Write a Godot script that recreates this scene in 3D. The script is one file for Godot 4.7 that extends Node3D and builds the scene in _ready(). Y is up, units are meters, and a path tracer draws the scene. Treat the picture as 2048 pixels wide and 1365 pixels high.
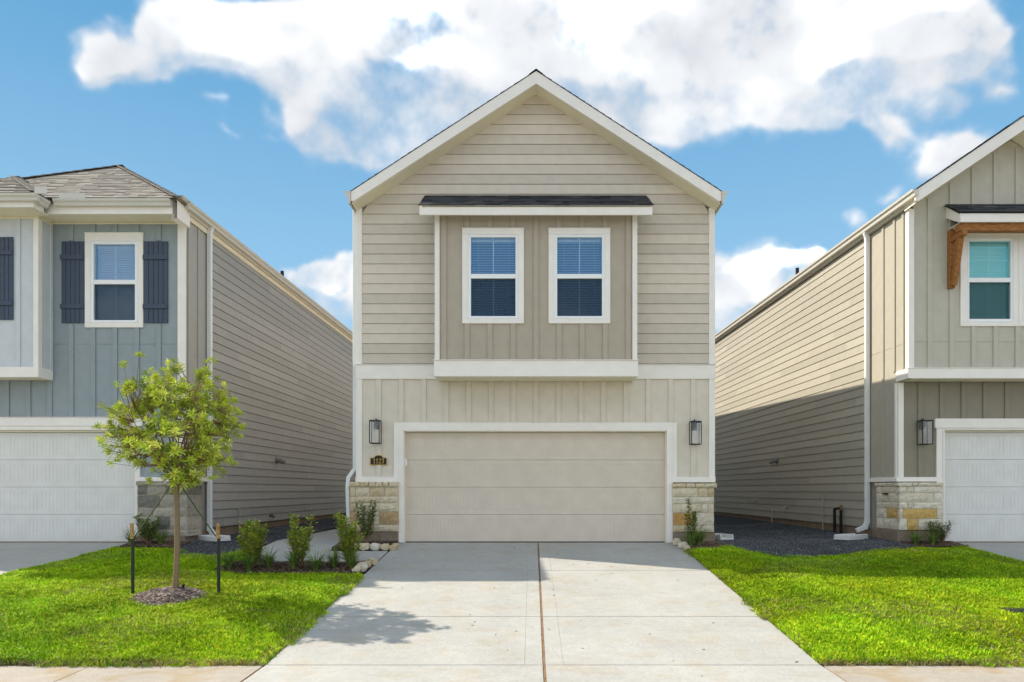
extends Node3D
# A street of narrow new houses. z = 0 is the plane of the garage fronts, +z runs to the street, y = 0 is the garage floor.

const F := 1450.0      # focal length in photo pixels
const CX := 1064.0     # vanishing point of the level depth lines
const CY := 981.0
const D := 13.48       # metres from the lens to z = 0
const EYE := 0.98
const SLOPE := 0.097   # fall of driveway and lawns towards the street
const KERB := 6.72     # z where the pavement begins

var M := {}
var mesh_cache := {}
var taken := {}

func X(p: float, z := 0.0) -> float: return (p - CX) * (D - z) / F
func Y(p: float, z := 0.0) -> float: return EYE + (CY - p) * (D - z) / F

# ------------------------------------------------------------------ mesh building
class MB:
	var v := PackedVector3Array()
	var n := PackedVector3Array()
	var c := PackedColorArray()
	var tint := Color.WHITE
	func tri(a: Vector3, b: Vector3, d: Vector3) -> void:      # counter-clockwise seen from outside
		var k := (b - a).cross(d - a).normalized()
		v.append(a); v.append(d); v.append(b)
		n.append(k); n.append(k); n.append(k)
		c.append(tint); c.append(tint); c.append(tint)
	func quad(a: Vector3, b: Vector3, d: Vector3, e: Vector3) -> void:
		tri(a, b, d); tri(a, d, e)
	func quad_out(a: Vector3, b: Vector3, d: Vector3, e: Vector3, o: Vector3) -> void:
		if (b - a).cross(d - a).dot(o) < 0.0: quad(e, d, b, a)
		else: quad(a, b, d, e)
	func tri_out(a: Vector3, b: Vector3, d: Vector3, o: Vector3) -> void:
		if (b - a).cross(d - a).dot(o) < 0.0: tri(a, d, b)
		else: tri(a, b, d)
	func tri_n(a: Vector3, b: Vector3, d: Vector3, na: Vector3, nb: Vector3, nd: Vector3) -> void:
		v.append(a); v.append(d); v.append(b)
		n.append(na); n.append(nd); n.append(nb)
		c.append(tint); c.append(tint); c.append(tint)
	func box(lo: Vector3, hi: Vector3) -> void:
		hexa([Vector3(lo.x, lo.y, lo.z), Vector3(hi.x, lo.y, lo.z), Vector3(hi.x, lo.y, hi.z), Vector3(lo.x, lo.y, hi.z), Vector3(lo.x, hi.y, lo.z), Vector3(hi.x, hi.y, lo.z), Vector3(hi.x, hi.y, hi.z), Vector3(lo.x, hi.y, hi.z)])
	func hexa(p: Array) -> void:                                 # bottom four (back-left, back-right, front-right, front-left), then top four
		var m := Vector3.ZERO
		for q in p: m += q / 8.0
		for f in [[0, 1, 2, 3], [4, 5, 6, 7], [0, 1, 5, 4], [1, 2, 6, 5], [2, 3, 7, 6], [3, 0, 4, 7]]:
			var k: Vector3 = (p[f[0]] + p[f[1]] + p[f[2]] + p[f[3]]) / 4.0
			quad_out(p[f[0]], p[f[1]], p[f[2]], p[f[3]], k - m)
	func cbox(ce: Vector3, s: Vector3, ch: float, bs := Basis()) -> void:
		var h := s / 2.0
		ch = minf(ch, minf(h.x, minf(h.y, h.z)) * 0.9)
		var i := h - Vector3(ch, ch, ch)
		var P := func(sg: Vector3, ax: int) -> Vector3:
			var q := sg * i
			q[ax] = sg[ax] * h[ax]
			return ce + bs * q
		for ax in 3:
			var b := (ax + 1) % 3
			var d := (ax + 2) % 3
			for s1 in [-1.0, 1.0]:
				var o := Vector3.ZERO
				o[ax] = s1
				var q := []
				for w in [[-1.0, -1.0], [1.0, -1.0], [1.0, 1.0], [-1.0, 1.0]]:
					var g := Vector3.ZERO
					g[ax] = s1; g[b] = w[0]; g[d] = w[1]
					q.append(P.call(g, ax))
				quad_out(q[0], q[1], q[2], q[3], bs * o)
				for s2 in [-1.0, 1.0]:                               # edge between faces ax and b, along d
					var g0 := Vector3.ZERO
					g0[ax] = s1; g0[b] = s2; g0[d] = -1.0
					var g1 := g0
					g1[d] = 1.0
					var o2 := Vector3.ZERO
					o2[ax] = s1; o2[b] = s2
					quad_out(P.call(g0, ax), P.call(g1, ax), P.call(g1, b), P.call(g0, b), bs * o2)
		for sx in [-1.0, 1.0]:
			for sy in [-1.0, 1.0]:
				for sz in [-1.0, 1.0]:
					var g := Vector3(sx, sy, sz)
					tri_out(P.call(g, 0), P.call(g, 1), P.call(g, 2), bs * g)
	func tube(pts: Array, rad: Array, sides := 8, cap := true) -> void:
		var rings := []
		var side := Vector3.ZERO
		for k in pts.size():
			var t: Vector3 = (pts[mini(k + 1, pts.size() - 1)] - pts[maxi(k - 1, 0)]).normalized()
			if side == Vector3.ZERO: side = t.cross(Vector3(0.31, 0.17, 0.93)).normalized()
			side = (side - t * side.dot(t)).normalized()
			var up := t.cross(side)
			var r := []
			for j in sides:
				var a := TAU * j / sides
				r.append((side * cos(a) + up * sin(a)))
			rings.append(r)
		for k in pts.size() - 1:
			for j in sides:
				var j2 := (j + 1) % sides
				var a: Vector3 = pts[k] + rings[k][j] * rad[k]
				var b: Vector3 = pts[k] + rings[k][j2] * rad[k]
				var e: Vector3 = pts[k + 1] + rings[k + 1][j2] * rad[k + 1]
				var f: Vector3 = pts[k + 1] + rings[k + 1][j] * rad[k + 1]
				tri_n(a, b, e, rings[k][j], rings[k][j2], rings[k + 1][j2])
				tri_n(a, e, f, rings[k][j], rings[k + 1][j2], rings[k + 1][j])
		if cap:
			for k in [0, pts.size() - 1]:
				var o: Vector3 = (pts[k] - pts[1 if k == 0 else k - 1])
				for j in range(1, sides - 1):
					tri_out(pts[k] + rings[k][0] * rad[k], pts[k] + rings[k][j] * rad[k], pts[k] + rings[k][j + 1] * rad[k], o)
	func prism(poly: PackedVector2Array, z0: float, z1: float) -> void:   # an outline in x, y given depth
		var idx := Geometry2D.triangulate_polygon(poly)
		for k in range(0, idx.size(), 3):
			var a := poly[idx[k]]; var b := poly[idx[k + 1]]; var d := poly[idx[k + 2]]
			tri_out(Vector3(a.x, a.y, z1), Vector3(b.x, b.y, z1), Vector3(d.x, d.y, z1), Vector3(0, 0, z1 - z0))
			tri_out(Vector3(a.x, a.y, z0), Vector3(b.x, b.y, z0), Vector3(d.x, d.y, z0), Vector3(0, 0, z0 - z1))
		var cw := Geometry2D.is_polygon_clockwise(poly)
		for k in poly.size():
			var a := poly[k]; var b := poly[(k + 1) % poly.size()]
			var o := Vector3(b.y - a.y, a.x - b.x, 0) * (-1.0 if cw else 1.0)
			quad_out(Vector3(a.x, a.y, z0), Vector3(b.x, b.y, z0), Vector3(b.x, b.y, z1), Vector3(a.x, a.y, z1), o)
	func leaf(base: Vector3, dir: Vector3, side: Vector3, le: float, wi: float, col: Color, droop := 0.0) -> void:
		tint = col
		var nrm := side.cross(dir).normalized()
		var mid := base + dir * le * 0.5 + nrm * wi * 0.12
		var tip := base + dir * le - Vector3(0, droop * le, 0)
		tri(base, mid - side * wi * 0.5, tip)
		tri(base, tip, mid + side * wi * 0.5)
	func mesh() -> ArrayMesh:
		var a := []
		a.resize(Mesh.ARRAY_MAX)
		a[Mesh.ARRAY_VERTEX] = v; a[Mesh.ARRAY_NORMAL] = n; a[Mesh.ARRAY_COLOR] = c
		var m := ArrayMesh.new()
		m.add_surface_from_arrays(Mesh.PRIMITIVE_TRIANGLES, a)
		return m

func uname(parent: Node, called: String) -> String:
	var key := str(parent.get_instance_id()) + called
	var k: int = taken.get(key, 0)
	taken[key] = k + 1
	return called if k == 0 else "%s_%03d" % [called, k]

func put(mesh: Mesh, called: String, mat: Material, parent: Node = self, at := Vector3.ZERO, bs := Basis()) -> MeshInstance3D:
	var o := MeshInstance3D.new()
	o.mesh = mesh
	o.material_override = mat
	o.transform = Transform3D(bs, at)
	o.name = uname(parent, called)
	parent.add_child(o, true)
	return o

func node(called: String, parent: Node = self, at := Vector3.ZERO, turn := 0.0) -> Node3D:
	var o := Node3D.new()
	o.name = uname(parent, called)
	parent.add_child(o, true)
	o.position = at
	o.rotation.y = turn
	return o

func tag(o: Node, label: String, category: String, group := "") -> Node:
	o.set_meta("label", label)
	o.set_meta("category", category)
	if group != "": o.set_meta("group", group)
	return o

func kind(o: Node, k: String, label := "") -> Node:
	o.set_meta("kind", k)
	if label != "": o.set_meta("label", label)
	return o

# a chamfered board between two corners; alike boards share one mesh
func board(called: String, mat: Material, parent: Node, x0: float, x1: float, y0: float, y1: float, z0: float, z1: float, ch := 0.004) -> MeshInstance3D:
	var s := Vector3(absf(x1 - x0), absf(y1 - y0), absf(z1 - z0))
	var key := "%d_%d_%d_%d" % [roundi(s.x * 1000), roundi(s.y * 1000), roundi(s.z * 1000), roundi(ch * 10000)]
	if not mesh_cache.has(key):
		var b := MB.new()
		b.cbox(Vector3.ZERO, s, ch)
		mesh_cache[key] = b.mesh()
	return put(mesh_cache[key], called, mat, parent, Vector3(x0 + x1, y0 + y1, z0 + z1) / 2.0)

func beam_between(b: MB, p: Vector3, q: Vector3, w: float, h: float, ch := 0.004, upv := Vector3.UP) -> void:
	var z := (q - p).normalized()
	var x := upv.cross(z).normalized()
	if x.length() < 0.5: x = Vector3.RIGHT
	b.cbox((p + q) / 2.0, Vector3(w, h, p.distance_to(q)), ch, Basis(x, z.cross(x), z))

# one lapped siding board: thin at the top, proud at its lower edge, open joint below
func lap_mesh(xl0: float, xr0: float, xl1: float, xr1: float, y0: float, y1: float) -> ArrayMesh:
	var b := MB.new()
	var zb := -0.012
	var zf := 0.016
	var zt := 0.003
	b.hexa([Vector3(xl0, y0, zb), Vector3(xr0, y0, zb), Vector3(xr0, y0, zf), Vector3(xl0, y0, zf), Vector3(xl1, y1, zb), Vector3(xr1, y1, zb), Vector3(xr1, y1, zt), Vector3(xl1, y1, zt)])
	return b.mesh()

const LAP := 0.181
const GAP := 0.006

func siding(parent: Node, mats: Array, x0: float, x1: float, y0: float, y1: float, lap: float, rng: RandomNumberGenerator, most := 99.0) -> void:
	var y := y0
	var row := 0
	while y < y1 - 0.03:
		var top := minf(y + lap, y1)
		var x := x0
		var off: float = most * fmod(row * 0.37 + 0.2, 0.9)
		while x < x1 - 0.02:
			var xe := x1
			if most < 90.0:
				xe = minf(x1, x0 + off + most * ceilf((x - x0 - off + 0.01) / most))
				if x1 - xe < 0.4: xe = x1
			var key := "lap%d_%d" % [roundi((xe - x) * 1000), roundi((top - y) * 1000)]
			if not mesh_cache.has(key):
				mesh_cache[key] = lap_mesh(0, xe - x - (0.0025 if xe < x1 else 0.0), 0, xe - x - (0.0025 if xe < x1 else 0.0), GAP, top - y)
			put(mesh_cache[key], "siding_board", mats[rng.randi() % mats.size()], parent, Vector3(x, y, 0))
			x = xe
		y = top
		row += 1

# a wall slab with openings: rects are [x0, x1, y0, y1]
func slab(called: String, mat: Material, parent: Node, x0: float, x1: float, y0: float, y1: float, z0: float, z1: float, holes := []) -> MeshInstance3D:
	var xs := [x0, x1]
	var ys := [y0, y1]
	for h in holes:
		for q in [h[0], h[1]]:
			if q > x0 and q < x1: xs.append(q)
		for q in [h[2], h[3]]:
			if q > y0 and q < y1: ys.append(q)
	xs.sort(); ys.sort()
	var b := MB.new()
	for i in xs.size() - 1:
		for j in ys.size() - 1:
			var mx: float = (xs[i] + xs[i + 1]) / 2.0
			var my: float = (ys[j] + ys[j + 1]) / 2.0
			var open: bool = xs[i + 1] - xs[i] < 1e-5 or ys[j + 1] - ys[j] < 1e-5
			for h in holes:
				if mx > h[0] and mx < h[1] and my > h[2] and my < h[3]: open = true
			if not open: b.box(Vector3(xs[i], ys[j], z0), Vector3(xs[i + 1], ys[j + 1], z1))
	return put(b.mesh(), called, mat, parent)

# ------------------------------------------------------------------ textures and materials
func noise_bytes(sd: int, size: int, freq: float, oct: int, type := FastNoiseLite.TYPE_SIMPLEX_SMOOTH) -> PackedByteArray:
	var f := FastNoiseLite.new()
	f.seed = sd; f.frequency = freq; f.fractal_octaves = oct; f.noise_type = type
	var im := f.get_seamless_image(size, size)
	im.convert(Image.FORMAT_L8)
	return im.get_data()

func tex(data: PackedByteArray, size: int, fmt := Image.FORMAT_RGB8) -> ImageTexture:
	var im := Image.create_from_data(size, size, false, fmt, data)
	im.generate_mipmaps()
	return ImageTexture.create_from_image(im)

func normal_tex(bytes: PackedByteArray, size: int, k: float) -> ImageTexture:
	var im := Image.create_from_data(size, size, false, Image.FORMAT_L8, bytes)
	im.convert(Image.FORMAT_RGBA8)
	im.bump_map_to_normal_map(k)
	return ImageTexture.create_from_image(im)

func mottle(sd: int, size: int, freq: float, lo: float, warm := 0.0) -> ImageTexture:
	var a := noise_bytes(sd, size, freq, 5)
	var g := noise_bytes(sd + 9, size, freq * 9.0, 2)
	var d := PackedByteArray()
	d.resize(size * size * 3)
	for i in size * size:
		var q := a[i] / 255.0
		var t := lo + (1.0 - lo) * (0.7 * q + 0.3 * g[i] / 255.0)
		d[i * 3] = int(255.0 * t)
		d[i * 3 + 1] = int(255.0 * t * (1.0 - warm * 0.4 * (1.0 - q)))
		d[i * 3 + 2] = int(255.0 * t * (1.0 - warm * (1.0 - q)))
	return tex(d, size)

func concrete_tex(sd: int, stain: float) -> ImageTexture:
	var size := 768
	var low := noise_bytes(sd, size, 0.004, 5)
	var mid := noise_bytes(sd + 1, size, 0.03, 4)
	var st := noise_bytes(sd + 2, size, 0.007, 5)
	var d := PackedByteArray()
	d.resize(size * size * 3)
	var rng := RandomNumberGenerator.new()
	rng.seed = sd
	var grain := PackedByteArray()
	grain.resize(65536)
	for i in 65536: grain[i] = rng.randi() % 256
	var rows := []
	rows.resize(size)
	var job := func(y: int) -> void:
		var o := PackedByteArray()
		o.resize(size * 3)
		for x in size:
			var i := y * size + x
			var br: float = mid[((y * 7) % size) * size + (x / 5 + (y * 37) % 211) % size] / 255.0
			var t: float = 0.87 + 0.06 * (low[i] / 255.0 - 0.5) + 0.06 * (mid[i] / 255.0 - 0.5) + 0.07 * (br - 0.5) + 0.05 * (grain[(i * 7 + (i >> 9) * 131) & 65535] / 255.0 - 0.5)
			var s: float = smoothstep(0.50, 0.86, st[i] / 255.0) * stain * (0.6 + 0.8 * br)
			if grain[(i * 13 + (i >> 8) * 57) & 65535] > 253 and mid[i] > 150: t *= 0.74
			o[x * 3] = int(clampf(t * (1.0 - 0.03 * s), 0.0, 1.0) * 255.0)
			o[x * 3 + 1] = int(clampf(t * (1.0 - 0.08 * s), 0.0, 1.0) * 255.0)
			o[x * 3 + 2] = int(clampf(t * (1.0 - 0.17 * s), 0.0, 1.0) * 255.0)
		rows[y] = o
	WorkerThreadPool.wait_for_group_task_completion(WorkerThreadPool.add_group_task(job, size))
	d.clear()
	for r in rows: d.append_array(r)
	return tex(d, size)

func mat(called: String, col: Color, rough := 0.7, t: Texture2D = null, tile := 1.0, nm: Texture2D = null, nk := 0.3) -> StandardMaterial3D:
	var m := StandardMaterial3D.new()
	m.resource_name = called
	m.albedo_color = col
	m.roughness = rough
	m.metallic_specular = 0.4
	if t or nm:
		m.uv1_triplanar = true
		m.uv1_world_triplanar = true
		m.uv1_scale = Vector3.ONE / tile
	if t: m.albedo_texture = t
	if nm:
		m.normal_enabled = true
		m.normal_texture = nm
		m.normal_scale = nk
	M[called] = m
	return m

func rgb(r: int, g: int, b: int) -> Color: return Color(r / 255.0, g / 255.0, b / 255.0)

func tones(called: String, col: Color, rough: float, t: Texture2D, tile: float, nm: Texture2D, nk: float, spread := 0.028) -> Array:
	var out := []
	for k in 3:
		var f := 1.0 + spread * (k - 1)
		out.append(mat("%s %d" % [called, k], Color(col.r * f, col.g * f, col.b * f), rough, t, tile, nm, nk))
	return out

func make_materials() -> void:
	var soft := mottle(11, 256, 0.012, 0.94)
	var faint := mottle(13, 256, 0.012, 0.955)
	var rough_n := normal_tex(noise_bytes(21, 512, 0.05, 4), 512, 3.0)
	var stone_t := mottle(31, 384, 0.016, 0.82, 0.14)
	var stone_n := normal_tex(noise_bytes(33, 512, 0.03, 5), 512, 6.0)
	var conc := concrete_tex(41, 0.4)
	var conc2 := concrete_tex(47, 0.9)
	var conc_n := normal_tex(noise_bytes(45, 512, 0.12, 3), 512, 2.0)
	var wood_t := mottle(51, 256, 0.024, 0.55, 0.3)
	mat("white trim", rgb(246, 239, 231), 0.55, faint, 1.3, rough_n, 0.06)
	mat("white vinyl", rgb(240, 240, 240), 0.35)
	mat("cream soffit", rgb(240, 230, 206), 0.7, faint, 1.1)
	M["siding"] = tones("greige siding", rgb(216, 204, 188), 0.62, soft, 0.9, rough_n, 0.10)
	mat("greige panel", rgb(223, 212, 196), 0.62, soft, 0.9, rough_n, 0.10)
	mat("taupe panel", rgb(182, 170, 153), 0.62, soft, 0.9, rough_n, 0.10)
	mat("garage greige", rgb(221, 208, 191), 0.5, soft, 1.4, rough_n, 0.08)
	mat("blue grey panel", rgb(152, 161, 165), 0.62, soft, 0.9, rough_n, 0.10)
	mat("pale grey panel", rgb(208, 211, 214), 0.62, soft, 0.9, rough_n, 0.10)
	M["left siding"] = tones("grey siding", rgb(164, 162, 158), 0.6, soft, 0.9, rough_n, 0.12)
	mat("left side panel", rgb(172, 169, 163), 0.6, soft, 0.9, rough_n, 0.1)
	M["right siding"] = tones("tan siding", rgb(175, 169, 154), 0.6, soft, 0.9, rough_n, 0.12)
	mat("right side panel", rgb(180, 173, 158), 0.6, soft, 0.9, rough_n, 0.1)
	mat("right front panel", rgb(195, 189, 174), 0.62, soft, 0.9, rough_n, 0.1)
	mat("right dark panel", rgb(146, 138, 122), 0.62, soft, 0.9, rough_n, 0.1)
	mat("garage white", rgb(230, 228, 223), 0.5, soft, 1.4, rough_n, 0.08)
	mat("shutter navy", rgb(70, 80, 98), 0.5, soft, 0.7, rough_n, 0.12)
	mat("gutter", rgb(214, 209, 198), 0.35, soft, 1.7)
	mat("gutter white", rgb(232, 232, 230), 0.35, soft, 1.7)
	mat("black metal", rgb(24, 24, 26), 0.4)
	mat("bronze plate", rgb(44, 34, 26), 0.4)
	mat("gold paint", rgb(205, 170, 95), 0.35)
	M["gold paint"].metallic = 0.5
	mat("roof felt", rgb(128, 119, 106), 0.9)
	mat("vent grey", rgb(120, 118, 114), 0.5)
	mat("rubber", rgb(28, 28, 30), 0.8)
	mat("interior", rgb(150, 144, 136), 0.9)
	mat("blind", rgb(226, 226, 224), 0.6)
	var g := mat("window glass", Color(0.50, 0.72, 0.92, 0.06), 0.02)
	g.transparency = BaseMaterial3D.TRANSPARENCY_ALPHA
	g.metallic = 0.21
	g = mat("lantern glass", Color(0.95, 0.97, 1.0, 0.04), 0.02)
	g.transparency = BaseMaterial3D.TRANSPARENCY_ALPHA
	g = mat("teal glass", Color(0.42, 0.86, 0.90, 0.06), 0.02)
	g.transparency = BaseMaterial3D.TRANSPARENCY_ALPHA
	g.metallic = 0.30
	g = mat("insect screen", Color(0.10, 0.11, 0.12, 0.30), 0.8)
	g.transparency = BaseMaterial3D.TRANSPARENCY_ALPHA
	mat("driveway concrete", rgb(193, 191, 185), 0.85, conc, 3.7, conc_n, 0.25)
	mat("pavement concrete", rgb(186, 176, 163), 0.85, conc2, 3.1, conc_n, 0.25)
	mat("street concrete", rgb(204, 200, 193), 0.9, conc, 5.3, conc_n, 0.2)
	mat("foundation", rgb(158, 142, 124), 0.9, conc2, 1.9, stone_n, 0.3)
	mat("splash plastic", rgb(222, 222, 218), 0.5, soft, 0.8)
	mat("joint timber", rgb(172, 142, 112), 0.9, wood_t, 0.4)
	mat("joint gap", rgb(70, 64, 58), 1.0)
	mat("cedar", rgb(196, 138, 76), 0.6, wood_t, 0.35, stone_n, 0.25)
	M["cedar"].uv1_scale = Vector3(1.2, 4.5, 4.5)
	mat("stake wood", rgb(206, 172, 126), 0.8, wood_t, 0.3)
	mat("stake steel", rgb(44, 50, 42), 0.6, soft, 0.2)
	mat("strap green", rgb(70, 84, 56), 0.8)
	mat("mortar", rgb(190, 180, 162), 0.95, stone_t, 0.5, stone_n, 0.4)
	var st := {
		"gold stone": rgb(224, 212, 184), "buff stone": rgb(230, 221, 200), "tan stone": rgb(214, 198, 168), "rust stone": rgb(198, 174, 136), "amber stone": rgb(212, 170, 106),
		"white stone": rgb(240, 236, 226), "cream stone": rgb(232, 226, 212), "ochre stone": rgb(222, 190, 122), "grey stone": rgb(172, 169, 162), "dark grey stone": rgb(132, 131, 128), "pale grey stone": rgb(192, 188, 179)}
	for k in st: mat(k, st[k], 0.9, stone_t, 0.62, stone_n, 0.7)
	mat("soil", rgb(74, 56, 42), 1.0, mottle(61, 256, 0.06, 0.5, 0.2), 0.8, stone_n, 0.8)
	mat("lawn soil", rgb(66, 66, 34), 1.0, mottle(63, 256, 0.06, 0.5, 0.2), 0.7, stone_n, 0.8)
	mat("gravel bed", rgb(64, 66, 70), 1.0, mottle(65, 256, 0.15, 0.5), 0.7, stone_n, 0.9)
	mat("ground", rgb(96, 98, 62), 1.0, mottle(67, 256, 0.04, 0.6, 0.2), 3.0)
	for k in ["shingle", "leaf", "grass", "pebble", "bark chips"]:
		var m := mat(k, Color.WHITE, 0.85)
		m.vertex_color_use_as_albedo = true
	M["leaf"].roughness = 0.6
	M["leaf"].metallic_specular = 0.3
	M["leaf"].backlight = Color(0.95, 1.0, 0.45)
	M["grass"].roughness = 0.7
	M["grass"].metallic_specular = 0.25
	M["grass"].backlight = Color(0.95, 1.0, 0.35)
	mat("bark", rgb(172, 154, 134), 0.95, mottle(71, 256, 0.06, 0.55, 0.25), 0.25, stone_n, 1.0)
	mat("twig", rgb(140, 112, 86), 0.95)

# ------------------------------------------------------------------ sky
var BLOBS := [ # photo pixel, half width, half height, strength
	[205, 62, 40, 34, 1.0], [222, 105, 52, 40, 1.0], [196, 130, 30, 22, 0.6], [250, 128, 26, 24, 0.7], [330, 110, 78, 60, 0.9], [395, 55, 100, 80, 1.2], [340, 20, 60, 50, 1.0], [455, 95, 55, 50, 0.9], [345, 145, 36, 22, 0.6],
	[545, 80, 62, 44, 1.0], [615, 55, 55, 46, 1.0], [560, 130, 70, 36, 0.9], [680, 80, 110, 80, 1.3], [640, 150, 95, 45, 0.8], [530, 15, 55, 28, 0.5], [800, 60, 170, 110, 1.5], [1000, 70, 210, 120, 1.6], [1180, 110, 200, 110, 1.5],
	[650, 210, 95, 52, 1.1], [590, 235, 55, 40, 0.9], [760, 220, 150, 70, 1.2], [680, 285, 95, 40, 0.8], [780, 300, 80, 50, 0.6], [960, 200, 190, 90, 1.2], [1220, 210, 140, 60, 1.2], [1330, 250, 85, 36, 0.9], [1400, 120, 200, 110, 1.6],
	[1560, 180, 130, 62, 1.4], [1640, 120, 90, 90, 1.2], [1630, 215, 55, 34, 1.0], [1500, 225, 120, 30, 0.8], [1600, 30, 200, 80, 1.4], [1800, 70, 150, 90, 1.5], [1930, 80, 85, 80, 1.3], [1985, 40, 50, 48, 1.1], [1860, 130, 110, 45, 1.1], [1790, 175, 60, 28, 0.9],
	[1750, 225, 36, 32, 1.1], [1785, 255, 38, 28, 1.1], [1725, 245, 20, 22, 0.6], [1880, 222, 70, 24, 0.72], [1930, 205, 34, 18, 0.6], [2002, 182, 20, 18, 0.8], [1900, 300, 84, 38, 1.3], [1950, 282, 50, 28, 1.1], [1855, 335, 36, 26, 0.7],
	[1785, 375, 28, 22, 0.75], [1712, 417, 24, 20, 0.8], [445, 208, 28, 24, 0.68], [444, 266, 30, 18, 0.72], [500, 262, 22, 16, 0.5],
	[600, 560, 44, 30, 1.0], [650, 565, 60, 50, 1.3], [700, 545, 50, 46, 1.4], [690, 595, 70, 34, 1.0], [700, 660, 50, 26, 0.8], [1450, 570, 62, 60, 1.4], [1530, 565, 78, 50, 1.4], [1600, 530, 56, 38, 1.3], [1640, 505, 40, 24, 1.0], [1490, 610, 80, 40, 1.0], [1700, 560, 80, 40, 1.0], [1440, 640, 60, 40, 0.7],
	[560, 640, 120, 34, 0.8], [420, 650, 120, 40, 0.9], [300, 620, 80, 30, 0.6]]

const AIR_LOW := Color(0.165, 0.285, 0.395)
const AIR_HIGH := Color(0.030, 0.138, 0.268)
const CLOUD := 4.4

func make_sky() -> ImageTexture:
	# clouds everywhere from noise; towards the street's far side they follow the photographed sky
	var big := FastNoiseLite.new()
	big.seed = 166; big.frequency = 1.5; big.fractal_octaves = 3
	var fine := FastNoiseLite.new()
	fine.seed = 8; fine.frequency = 8.0; fine.fractal_octaves = 6; fine.fractal_gain = 0.62
	var warp := FastNoiseLite.new()
	warp.seed = 31; warp.frequency = 7.0; warp.fractal_octaves = 4; warp.fractal_gain = 0.55
	var puff := FastNoiseLite.new()
	puff.seed = 17; puff.frequency = 4.5; puff.fractal_octaves = 3
	var billow := FastNoiseLite.new()
	billow.seed = 23; billow.frequency = 6.5; billow.fractal_octaves = 4; billow.fractal_type = FastNoiseLite.FRACTAL_RIDGED
	# the hand-placed masses, summed on a coarse grid in the far picture plane
	var gw := 364
	var gh2 := 186
	var field := PackedFloat32Array()
	var shade := PackedFloat32Array()
	field.resize(gw * gh2); shade.resize(gw * gh2)
	for q in BLOBS:
		for j in range(maxi(0, int((q[1] - 2.1 * q[3] + 440.0) / 8.0)), mini(gh2, int((q[1] + 2.7 * q[3] + 440.0) / 8.0))):
			var ey: float = (j * 8.0 - 440.0 - q[1]) / q[3]
			var e1 := exp(-ey * ey * 0.9)
			var e2 := exp(-(ey - 0.6) * (ey - 0.6) * 0.9)
			for i in range(maxi(0, int((q[0] - 2.1 * q[2] + 440.0) / 8.0)), mini(gw, int((q[0] + 2.1 * q[2] + 440.0) / 8.0))):
				var ex: float = (i * 8.0 - 440.0 - q[0]) / q[2]
				var gx: float = exp(-ex * ex * 0.9) * q[4]
				field[j * gw + i] += gx * e1
				shade[j * gw + i] += gx * e2
	var pixel := func(az: float, el: float, air: Color) -> Color:
		var ce := cos(el)
		var d := Vector3(sin(az) * ce, sin(el), -cos(az) * ce)
		var f := fine.get_noise_3dv(d)
		var base := 0.0
		var above := 0.0
		var w := 0.0
		if d.z < -0.35:
			var px := CX - F * d.x / d.z
			var py := CY + F * d.y / d.z
			w = clampf(minf(minf((px + 420.0) / 380.0, (2470.0 - px) / 380.0), (py + 420.0) / 380.0), 0.0, 1.0)
			if w > 0.0:
				var wx := px + 60.0 * warp.get_noise_3d(d.x + 3.0, d.y, d.z)
				var wy := py + 45.0 * warp.get_noise_3d(d.x - 5.0, d.y, d.z)
				var u := clampf((wx + 440.0) / 8.0, 0.0, gw - 1.01); var t := clampf((wy + 440.0) / 8.0, 0.0, gh2 - 1.01)
				var iu := int(u); var it := int(t)
				u -= iu; t -= it
				var c := it * gw + iu
				base = lerpf(lerpf(field[c], field[c + 1], u), lerpf(field[c + gw], field[c + gw + 1], u), t)
				above = lerpf(lerpf(shade[c], shade[c + 1], u), lerpf(shade[c + gw], shade[c + gw + 1], u), t)
		if w < 1.0:
			var pn := puff.get_noise_3dv(d)
			var g := 0.95 + 1.5 * big.get_noise_3d(d.x, d.y * 1.7, d.z) + 0.35 * pn
			var g2 := 0.95 + 1.5 * big.get_noise_3d(d.x, d.y * 1.7 + 0.1, d.z) + 0.35 * pn
			base = lerpf(g, base, w)
			above = lerpf(g2, above, w)
		var lump_n := -billow.get_noise_3d(d.x, d.y * 1.15, d.z)
		var soft := smoothstep(0.05, 0.5, base)
		var den := minf(base, 1.25) + (0.85 * f + 0.42 * lump_n) * soft - 0.40
		var under := smoothstep(-0.1, 0.5, above - base)
		var al := smoothstep(-0.20, lerpf(0.62, 1.25, under), den)
		if al <= 0.0: return air
		var bil := puff.get_noise_3d(d.x * 1.3 + 2.0, d.y * 2.0, d.z * 1.3)
		# grey undersides, sunlit upper billows
		var t := clampf(0.78 - 0.20 * smoothstep(0.4, 1.9, above) - 0.26 * under + 0.55 * bil + 0.34 * lump_n + 0.22 * f, 0.0, 1.0)
		var glow := clampf(0.80 - 0.20 * smoothstep(0.4, 1.9, above) - 0.30 * under + 0.60 * bil + 0.10 * lump_n, 0.0, 1.0)
		var lum := lerpf(0.33, 0.475, t) + CLOUD * pow(smoothstep(0.50, 1.20, glow), 3.0) * smoothstep(0.5, 1.3, base)
		var a := al * lerpf(0.55, 0.97, smoothstep(0.55, 1.0, base))
		return Color(lerpf(air.r, lum * lerpf(0.95, 1.0, t), a), lerpf(air.g, lum * lerpf(0.985, 1.0, t), a), lerpf(air.b, lum * lerpf(1.04, 1.0, t), a))
	var air_at := func(el: float) -> Color:
		return AIR_LOW.lerp(AIR_HIGH, smoothstep(0.05, 0.72, sin(el)))
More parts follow.
